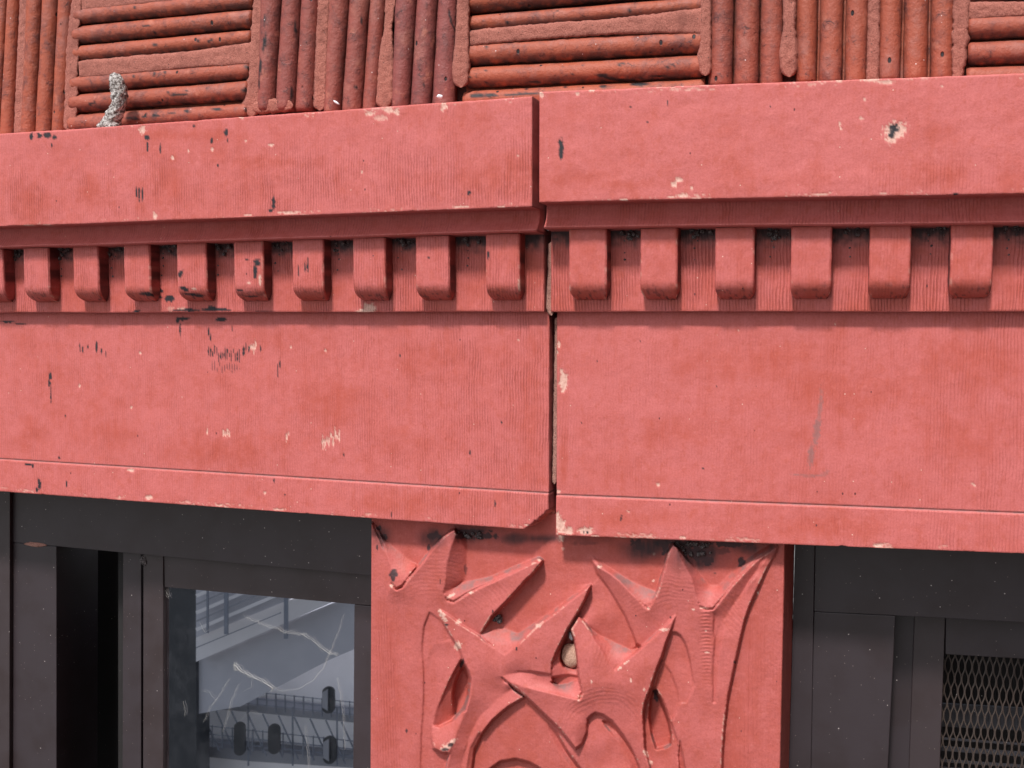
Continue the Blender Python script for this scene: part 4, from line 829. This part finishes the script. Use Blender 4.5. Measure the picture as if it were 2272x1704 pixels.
# tool ripples following the spikes
for (cx_, cy_, r0, r1, am) in ((1340, 1640, 70, 130, .24), (955, 1440, 110, 240, .14), (1500, 1480, 130, 215, .18)):
    rd = np.hypot(xx - cx_, (yy - cy_)); H += am * np.sin(rd / 8.5 * 2 * math.pi + 7 * vn(xx / 34, yy / 34, 2)) * sstep(r0, r0 + 20, rd) * sstep(r1, r1 - 25, rd) * (H > -18) * (yy < cy_)
H0_ = H.copy()
for _ in range(2):
    H[1:-1, 1:-1] = (H[1:-1, 1:-1] * 4 + H[:-2, 1:-1] + H[2:, 1:-1] + H[1:-1, :-2] + H[1:-1, 2:]) / 8
H = -26 + (H + 26) * 1.04
H += (fbm(xx / 30, yy / 30, 5, 4) - 0.5) * 0.9 + (fbm(xx / 5, yy / 5, 6, 3) - 0.5) * 0.35
gy = np.gradient(H, axis=0); gx = np.gradient(H, axis=1)
conv = H - (np.roll(H, 3, 0) + np.roll(H, -3, 0) + np.roll(H, 3, 1) + np.roll(H, -3, 1)) / 4
edge_w = sstep(0.9, 2.4, conv)
upf = sstep(0.25, 1.2, gy) * sstep(-8, -18, H)
stP = [(962, 1188, 18, 12), (1033, 1188, 26, 13), (1078, 1190, 24, 8), (1050, 1178, 40, 5), (951, 1217, 4, 8), (838, 1172, 7, 7), (853, 1192, 7, 9), (873, 1272, 9, 8), (873, 1284, 6, 10), (1033, 1262, 4, 10, 0, .6),
       (1415, 1204, 16, 12), (1475, 1214, 10, 20), (1515, 1208, 26, 12), (1548, 1226, 30, 18), (1570, 1246, 14, 12), (1620, 1207, 60, 7), (1645, 1246, 8, 10), (1600, 1222, 20, 8, 0, .7), (1480, 1204, 30, 5), (1423, 1214, 14, 10), (1585, 1272, 5, 3, 0, .7),
       (1000, 1653, 7, 5, -30), (987, 1663, 8, 4), (990, 1386, 6, 4), (977, 1291, 1.6, 5), (837, 1216, 2, 7), (1106, 1368, 8, 5, 0, .7), (1264, 1405, 5, 12), (1024, 1475, 4, 14, 25), (1455, 1540, 6, 16), (1630, 1469, 3, 3), (1093, 1358, 2, 5), (1146, 1441, 2, 6),
       (902, 1622, 2, 5), (1740, 1306, 2, 3), (1125, 1200, 16, 5, 0, .5), (1210, 1196, 20, 5, 0, .5), (1300, 1205, 30, 5, 0, .4), (1487, 1370, 2, 3)]
chP = [(980, 1364, 6, 12, -25), (989, 1376, 6, 6), (1018, 1380, 6, 6, 30), (1016, 1432, 8, 10, 30), (990, 1657, 12, 8, -30), (1006, 1645, 9, 5, -45), (1433, 1672, 5, 8, -30), (1444, 1692, 4, 6, -30), (1474, 1397, 9, 4), (1562, 1349, 10, 3, 10), (1538, 1352, 5, 2),
       (1285, 1548, 3, 7, 20), (1195, 1388, 7, 4), (1375, 1483, 7, 3, -40), (1390, 1470, 6, 3, -40), (1196, 1243, 4, 4), (1245, 1195, 8, 7), (1250, 1218, 4, 4, 0, .5), (1330, 1258, 5, 4), (869, 1300, 4, 5), (1000, 1322, 10, 4, -30), (1044, 1315, 8, 3), (1430, 1530, 3, 5), (1439, 1350, 4, 3), (1682, 1316, 2.5, 4),
       (1450, 1288, 3, 3), (1451, 1229, 2.4, 2.4), (1312, 1513, 2, 4), (1570, 1448, 7, 1.8, 8), (1566, 1400, 3, 2), (1400, 1510, 2, 5)]
stn = paint(xx, yy, stP, 0.7, 8.0, 77) * 0.92
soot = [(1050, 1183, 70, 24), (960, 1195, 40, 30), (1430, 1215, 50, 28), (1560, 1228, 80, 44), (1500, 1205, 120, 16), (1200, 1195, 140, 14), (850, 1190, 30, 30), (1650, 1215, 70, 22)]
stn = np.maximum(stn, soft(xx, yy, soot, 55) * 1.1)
chp = paint(xx, yy, chP, 0.75, 3.5, 78)
chp = np.maximum(chp, edge_w * sstep(0.54, 0.70, 0.5 * fbm(xx / 5, yy / 5, 33, 3) + 0.5 * fbm(xx / 60, yy / 60, 34, 2)) * 0.7)
dst_ = np.clip(upf * 0.8, 0, 1) * sstep(0.30, 0.70, fbm(xx / 22, yy / 22, 12, 3))
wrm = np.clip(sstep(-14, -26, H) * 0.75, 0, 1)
P3 = B(xx, yy, H / 1000.0)
# returns into the wall on both sides
def flank(px_front, px_back, dback, nseg=10):
    cols = []
    for k in range(1, nseg + 1):
        t = k / nseg; fr = px_front; pb = px_back(yy[:, 0])
        d_ = H[:, -1] / 1000 * (1 - t) + dback * t
        x_ = fr * (1 - t) + pb * t + (vn(yy[:, 0] / 9, yy[:, 0] * 0 + k, 3) - 0.5) * 0.8
        cols.append(B(x_, yy[:, 0], d_)[:, None])
    return np.concatenate(cols, 1)
RF = flank(xx[:, -1], lambda y: 1763 - (y - 1207) * 0.023, -0.097)
LF = P3[:, :1].copy(); LF[..., 1] = 0.12; LF[..., 0] += 0.002
PP = np.concatenate([LF, P3, RF], 1); nl, nr_ = 1, RF.shape[1]
padp = lambda A, v=0.0: np.concatenate([np.full((NYp, nl), v), A, np.full((NYp, nr_), v)], 1)
PP = np.concatenate([PP[:1] + np.array([0, 0.1, 0.0]), PP, PP[-1:] + np.array([0, 0, -0.25])], 0)
padr = lambda A: np.concatenate([A[:1], A, A[-1:]], 0)
mk("carved_stone", PP.reshape(-1, 3), gridf(NYp + 2, NXp + nl + nr_), M_CARVE, pil,
   dict(stain_shade=padr(padp(stn)), chip=padr(padp(chp)), dust_shade=padr(padp(dst_)), warm=padr(padp(wrm, 0.9)), comb=padr(padp(np.where((xx < 900) | (xx > 1660), 0.45, 0.12), 0.3))))
blob("mortar_plug", B(1267, 1454, -0.030), 0.0128, M_PLUG, pil, seed=4, sub=3, squash=(0.95, 0.45, 1.25), amp=0.12)
blob("mortar_plug", B(1267, 1411, -0.034), 0.004, M_FLAKE, pil, seed=8, sub=2, squash=(0.7, 0.5, 1.6), amp=0.4)
clump([(1102 + rr.uniform(-5, 12), 1376 + rr.uniform(-8, 8), -0.022, 0.001 + rr.random() * 0.002) for _ in range(12)] +
      [(1520 + rr.uniform(-25, 60), 1206 + rr.random() ** 2 * 30, -0.024, 0.001 + rr.random() * 0.0022) for _ in range(34)] +
      [(1010 + rr.uniform(5, 60), 1186 + rr.uniform(-6, 8), -0.024, 0.001 + rr.random() * 0.002) for _ in range(22)], "grime", M_GRIME, pil, 900)

# windows ------------------------------------------------------------------
WD = -0.095
wl = empty("window", tuple(B(400, 1900, -0.1)), "left window, dark bronze frame with a glass pane reflecting a white building", "window")
slab("frame_trim", [(-620, 1030), (22, 1060), (20, 1900), (-620, 1900)], WD + 0.007, 0.05, M_FRAME2, wl)
slab("head_frame", [(22.5, 1050), (846, 1130), (846, 1279.5), (365, 1235), (125, 1212), (22, 1203)], WD, 0.05, M_FRAME, wl)
slab("jamb", [(22, 1203.6), (125, 1212.8), (125, 1900), (18, 1900)], WD - 0.0008, 0.10, M_FRAME, wl)
slab("recess_panel", [(100, 1180), (300, 1200), (300, 1900), (100, 1900)], -0.26, 0.01, M_DARKM, wl)
slab("recess_panel", [(262, 1190), (276, 1190), (276, 1900), (262, 1900)], WD - 0.045, 0.1, M_DARKM, wl)
slab("sash_bar", [(273, 1200), (313, 1205), (313, 1900), (271, 1900)], WD - 0.018, 0.03, M_FRAME, wl)
slab("sash_bar", [(318, 1200), (362, 1205), (362, 1900), (317, 1900)], WD - 0.014, 0.022, M_FRAME2, wl)
slab("top_rail", [(362.5, 1190), (850, 1235), (850, 1345.5), (785, 1341), (365, 1302.5)], WD - 0.016, 0.022, M_FRAME2, wl)
slab("stile", [(786, 1342), (860, 1348), (860, 1900), (782, 1900)], WD - 0.0162, 0.02, M_FRAME, wl)
slab("glass_pane", [(350, 1280), (800, 1320), (800, 1900), (350, 1900)], WD - 0.022, 0.004, M_GLASS, wl, 0)
slab("room_back", [(330, 1250), (900, 1250), (900, 1900), (330, 1900)], WD - 0.35, 0.01, M_DARKM, wl, 0)
blob("caulk", B(78, 1208, WD), 0.010, M_JOINT, wl, seed=3, sub=3, squash=(2.0, 0.1, 0.35), amp=0.5)
blob("caulk", B(319, 1245, WD - 0.014), 0.006, M_GRIME, wl, seed=5, sub=3, squash=(1.1, 0.3, 1.3), amp=0.6)

wr = empty("window", tuple(B(2000, 1900, -0.1)), "right window, dark bronze frame holding a diamond mesh screen", "window")
slab("frame_trim", [(1765.5, 1160), (1809, 1160), (1796, 1900), (1744, 1900)], WD + 0.003, 0.05, M_FRAME, wr)
slab("head_frame", [(1809.5, 1150), (2900, 1190), (2900, 1418), (2272, 1381.5), (1987, 1366), (1806, 1357)], WD, 0.05, M_FRAME, wr)
slab("jamb", [(1806, 1357.6), (1987, 1366.6), (1960, 1900), (1790, 1900)], WD - 0.0008, 0.045, M_FRAME, wr)
slab("recess_panel", [(1950, 1330), (2052, 1340), (2040, 1900), (1940, 1900)], WD - 0.038, 0.05, M_FRAME, wr)
slab("inner_stile", [(2030, 1340), (2098.5, 1345), (2078, 1900), (2010, 1900)], WD - 0.032, 0.03, M_FRAME2, wr)
slab("inner_rail", [(2099, 1340), (2900, 1360), (2900, 1500), (2272, 1462), (2098, 1452)], WD - 0.0325, 0.03, M_FRAME, wr)
slab("room_back", [(2000, 1330), (2900, 1330), (2900, 1950), (2000, 1950)], WD - 0.20, 0.01, M_DARKM, wr, 0)
slab("blind", [(2080, 1560), (2900, 1608), (2900, 1655), (2080, 1612)], WD - 0.10, 0.004, M_BLIND, wr)
for k, (y, h) in enumerate(((1637, 3.5), (1656, 9), (1685, 5), (1702, 9), (1722, 6), (1742, 9), (1780, 9), (1820, 9))):
    slab("blind_slat", [(2080, y), (2900, y + 58), (2900, y + 58 + h * 1.2), (2080, y + h)], WD - 0.085, 0.003, M_BLIND, wr, 0)
# expanded metal screen: every other strand is mirrored, neighbours touch at the bonds
DM = WD - 0.045
P00 = B(2093, 1448, DM); P10 = B(2279, 1459, DM)
sp = (P10[0] - P00[0]) / 24.0; ry = abs(B(2093, 1476.2, DM)[2] - P00[2])
V_, F_ = [], []
ztop = P00[2] + 0.01
for i in range(-2, 95):
    x0 = P00[0] + i * sp; sgn = 1 if i % 2 else -1; base = len(V_); ns = 60
    for k in range(ns + 1):
        z = ztop - k * (ry * 11 / ns); ph = (z - P00[2]) / ry - 0.05
        tr = math.cos(ph * math.pi); tr = math.copysign(abs(tr) ** 0.75, tr)
        xc = x0 + sgn * tr * sp * 0.44; hw = sp * 0.245
        V_ += [(xc - hw, -DM + 0.0003, z), (xc - hw * 0.4, -DM - 0.0009, z), (xc + hw * 0.7, -DM - 0.0007, z), (xc + hw, -DM + 0.0005, z), (xc, -DM + 0.0012, z)]
        if k:
            a = base + (k - 1) * 5
            for q in range(5): F_.append([a + q, a + (q + 1) % 5, a + 5 + (q + 1) % 5, a + 5 + q])
scr = mk("mesh_screen", V_, F_, M_MESH, wr); fixn(scr); tag(scr, None, None, None, 'stuff')

# cobweb in front of the pane ------------------------------------------------------------------
def g7(x, y): return (360 + x / 4.006, 1290 + y / 4.006)
web = []
strands = [[(640, 740, 2.2), (700, 800, 2.2), (800, 850, 2), (900, 890, 2), (980, 950, 2.2), (960, 985, 1)], [(640, 720, 1), (660, 800, 2)], [(740, 310, .7), (900, 390, .8), (1010, 420, 1), (1120, 460, 1.4), (1240, 470, 1.4), (1330, 520, 1), (1420, 600, 1.3), (1480, 640, 1.8), (1560, 660, 1.2)],
           [(1610, 300, .7), (1560, 460, .8), (1490, 630, 1.2), (1420, 780, 1.2), (1330, 890, 1.2), (1210, 960, 1.1), (1080, 980, .9), (990, 950, .8)], [(590, 870, 1), (500, 1020, 1), (430, 1110, 1.3), (400, 1170, .8), (370, 1250, .8)], [(670, 920, .8), (600, 1100, 1.1), (540, 1330, .8)],
           [(800, 870, .8), (790, 940, .8), (720, 980, .8)], [(1550, 860, .8), (1580, 980, 1), (1610, 1200, .8), (1620, 1500, .7)], [(1270, 1290, .8), (1290, 1500, 1), (1300, 1660, 1)], [(330, 360, .7), (380, 450, .9), (420, 430, .7)], [(30, 80, 1.6), (60, 140, 1.6)], [(190, 1060, .7), (205, 1190, 1)],
           [(340, 970, .7), (420, 990, .9), (480, 1060, .6)], [(860, 900, .5), (940, 920, .6), (1040, 990, .5)], [(700, 1230, .6), (780, 1160, .9), (870, 1190, .6)]]
cw = empty("cobweb", tuple(B(560, 1700, WD - 0.02)), "torn dusty cobweb stretched over the glass of the left window", "cobweb")
for si, s_ in enumerate(strands):
    P = np.array(s_, float); L = np.concatenate([[0], np.cumsum(np.hypot(np.diff(P[:, 0]), np.diff(P[:, 1])))]); t = np.linspace(0, L[-1], max(6, int(L[-1] / 9)))
    x0_ = np.interp(t, L, P[:, 0]); y0_ = np.interp(t, L, P[:, 1]); r0_ = np.interp(t, L, P[:, 2]); VV, FF = [], []
    for f in range(1 + int(r0_.max() > 0.9) + 2 * int(r0_.max() > 1.5)):
        am = 12 + 14 * f; r = r0_ * (0.30 if f else 0.55)
        x = x0_ + (vn(t / 26, t * 0, si + 50 * f) - 0.5) * am; y = y0_ + (vn(t / 26, t * 0 + 5, si + 50 * f) - 0.5) * am
        gx_, gy_ = g7(x, y); C = B(gx_, gy_, WD - 0.0195 + 0.0003 * f); base = sum(len(v) for v in VV)
        ring = [C + np.array([math.cos(a), 0.5 * math.sin(a), 0.6 * math.cos(a + .8)]) * (r * 0.00024)[:, None] for a in (0, math.pi / 2, math.pi, 3 * math.pi / 2)]
        VV.append(np.stack(ring, 1).reshape(-1, 3))
        for i in range(len(t) - 1):
            for q in range(4): FF.append([base + i * 4 + q, base + i * 4 + (q + 1) % 4, base + (i + 1) * 4 + (q + 1) % 4, base + (i + 1) * 4 + q])
    mk("strand", np.vstack(VV), FF, M_WEB, cw)

# building across the street (seen as a reflection in the pane) ------------------------------------------------------------------
GP = WD - 0.022
FD = 40.0
def Rf(px, py, dist=FD):
    """Place of what the pane mirrors at a photo pixel, dist metres behind the pane plane, folded back in front of it."""
    P = B(px, py, -(dist)); P = P.copy(); P[..., 1] = 2 * (-GP) - P[..., 1]
    return P
fac = empty("building", tuple(Rf(600, 1900)), "white building with dark oval shutters and steel galleries, mirrored in the left window", "building")
def rslab(name, poly, mat, dist=FD, thick=0.4, parent=fac):
    P = Rf([p[0] for p in poly], [p[1] for p in poly], dist); n = len(P); Q = P.copy(); Q[:, 1] -= thick
    f = [list(range(n)), list(range(2 * n - 1, n - 1, -1))] + [[i, n + i, n + (i + 1) % n, (i + 1) % n] for i in range(n)]
    o = mk(name, np.vstack([P, Q]), f, mat, parent, smooth=False); fixn(o); return o
def r7(*pts): return [g7(*p) for p in pts]
rslab("facade", r7((-700, -200), (3600, 200), (3600, 3800), (-700, 3600)), M_WHITE, FD, 3.0)
rslab("added_dark_upright", r7((-400, -100), (300, -60), (303, 3600), (-400, 3600)), M_BLACKW, FD - 3.2, 1.0)  # added upright, mirrored as the dark strip at the pane's left edge
for (cx_, cy_, hw_, hh_) in ((685, 1400, 50, 150), (992, 1402, 54, 135), (1475, 1055, 56, 120), (1485, 1500, 58, 125), (680, 940, 46, 120), (1810, 1110, 56, 120), (1800, 1560, 56, 125)):
    pl = []
    for k in range(24):
        a = 2 * math.pi * k / 24; c_, s2 = math.cos(a), math.sin(a)
        pl.append((cx_ + hw_ * c_, cy_ + (hh_ - hw_) * (1 if s2 > 0 else -1) * (abs(s2) > 1e-6) + hw_ * s2))
    rslab("oval_shutter", r7(*pl), M_BLACKW, FD - 2.3, 0.08)
    rslab("shutter_leaf", r7((cx_ - hw_ * .96, cy_ - hh_ * .55), (cx_ - 6, cy_ - hh_ * .8), (cx_ - 6, cy_ + hh_ * .8), (cx_ - hw_ * .96, cy_ + hh_ * .55)), M_BAND, FD - 2.42, 0.06) if cx_ > 1400 else None
# galleries
rslab("gallery_floor", r7((300, 1085), (820, 1100), (1900, 1215), (1900, 1275), (820, 1165), (300, 1120)), M_BAND, FD - 1.2, 0.9)
rslab("gallery_floor", r7((100, 1440), (800, 1500), (1900, 1600), (1900, 1670), (800, 1600), (100, 1530)), M_BAND, FD - 1.2, 0.9)
def rbar(name, p, q, wpx, mat=M_RAIL, dist=FD - 2.2):
    (x0, y0), (x1, y1) = p, q; L = math.hypot(x1 - x0, y1 - y0); nx_, ny_ = -(y1 - y0) / L * wpx / 2, (x1 - x0) / L * wpx / 2
    return rslab(name, r7((x0 + nx_, y0 + ny_), (x1 + nx_, y1 + ny_), (x1 - nx_, y1 - ny_), (x0 - nx_, y0 - ny_)), mat, dist, 0.06)
for (yb, hgt) in ((1140, 155), (1520, 190)):
    f = lambda x: yb + (x - 820) * 0.105
    for hfr in (1.0, 0.62, 0.30): rbar("rail", (320, f(320) - hgt * hfr), (1900, f(1900) - hgt * hfr), 4.5)
    for x in range(350, 1850, 82 if yb < 1300 else 90): rbar("rail_post", (x, f(x) - hgt * 1.05), (x + 1, f(x)), 6 if (x // 82) % 3 else 9)
for x in range(330, 1900, 140): rbar("brace", (x, 1170 + (x - 800) * .1), (x + 175, 1560 + (x - 800) * .1), 9)
for x in range(760, 1900, 395): rbar("mast", (x, 1120), (x + 2, 1640), 11)
# sloping canopy above
rslab("canopy", r7((300, 690), (1520, 190), (1900, 100), (1900, 520), (1500, 690), (1040, 930), (700, 1110), (300, 1180)), M_GREYW, FD - 3.0, 0.5)
rslab("canopy_fascia", r7((300, 480), (1100, 170), (1560, 60), (1500, 190), (300, 715)), M_ROOF, FD - 3.7, 0.6)
rslab("canopy_roof", r7((300, -60), (1600, -60), (1100, 175), (300, 500)), M_GREYW, FD - 3.9, 0.1)
for k in range(5): rbar("roof_beam", (300, 130 + k * 75), (1300, -300 + k * 75), 16 if k % 2 else 30, M_BAND if k % 2 else M_ROOF, FD - 4.3)
rbar("canopy_line", (300, 590), (1050, 280), 10, M_BAND, FD - 4.5)
for x, y in ((565, 470), (1097, 510), (400, 460)): rbar("canopy_post", (x, -80), (x, y), 34 if x != 400 else 16, M_RAIL, FD - 5)
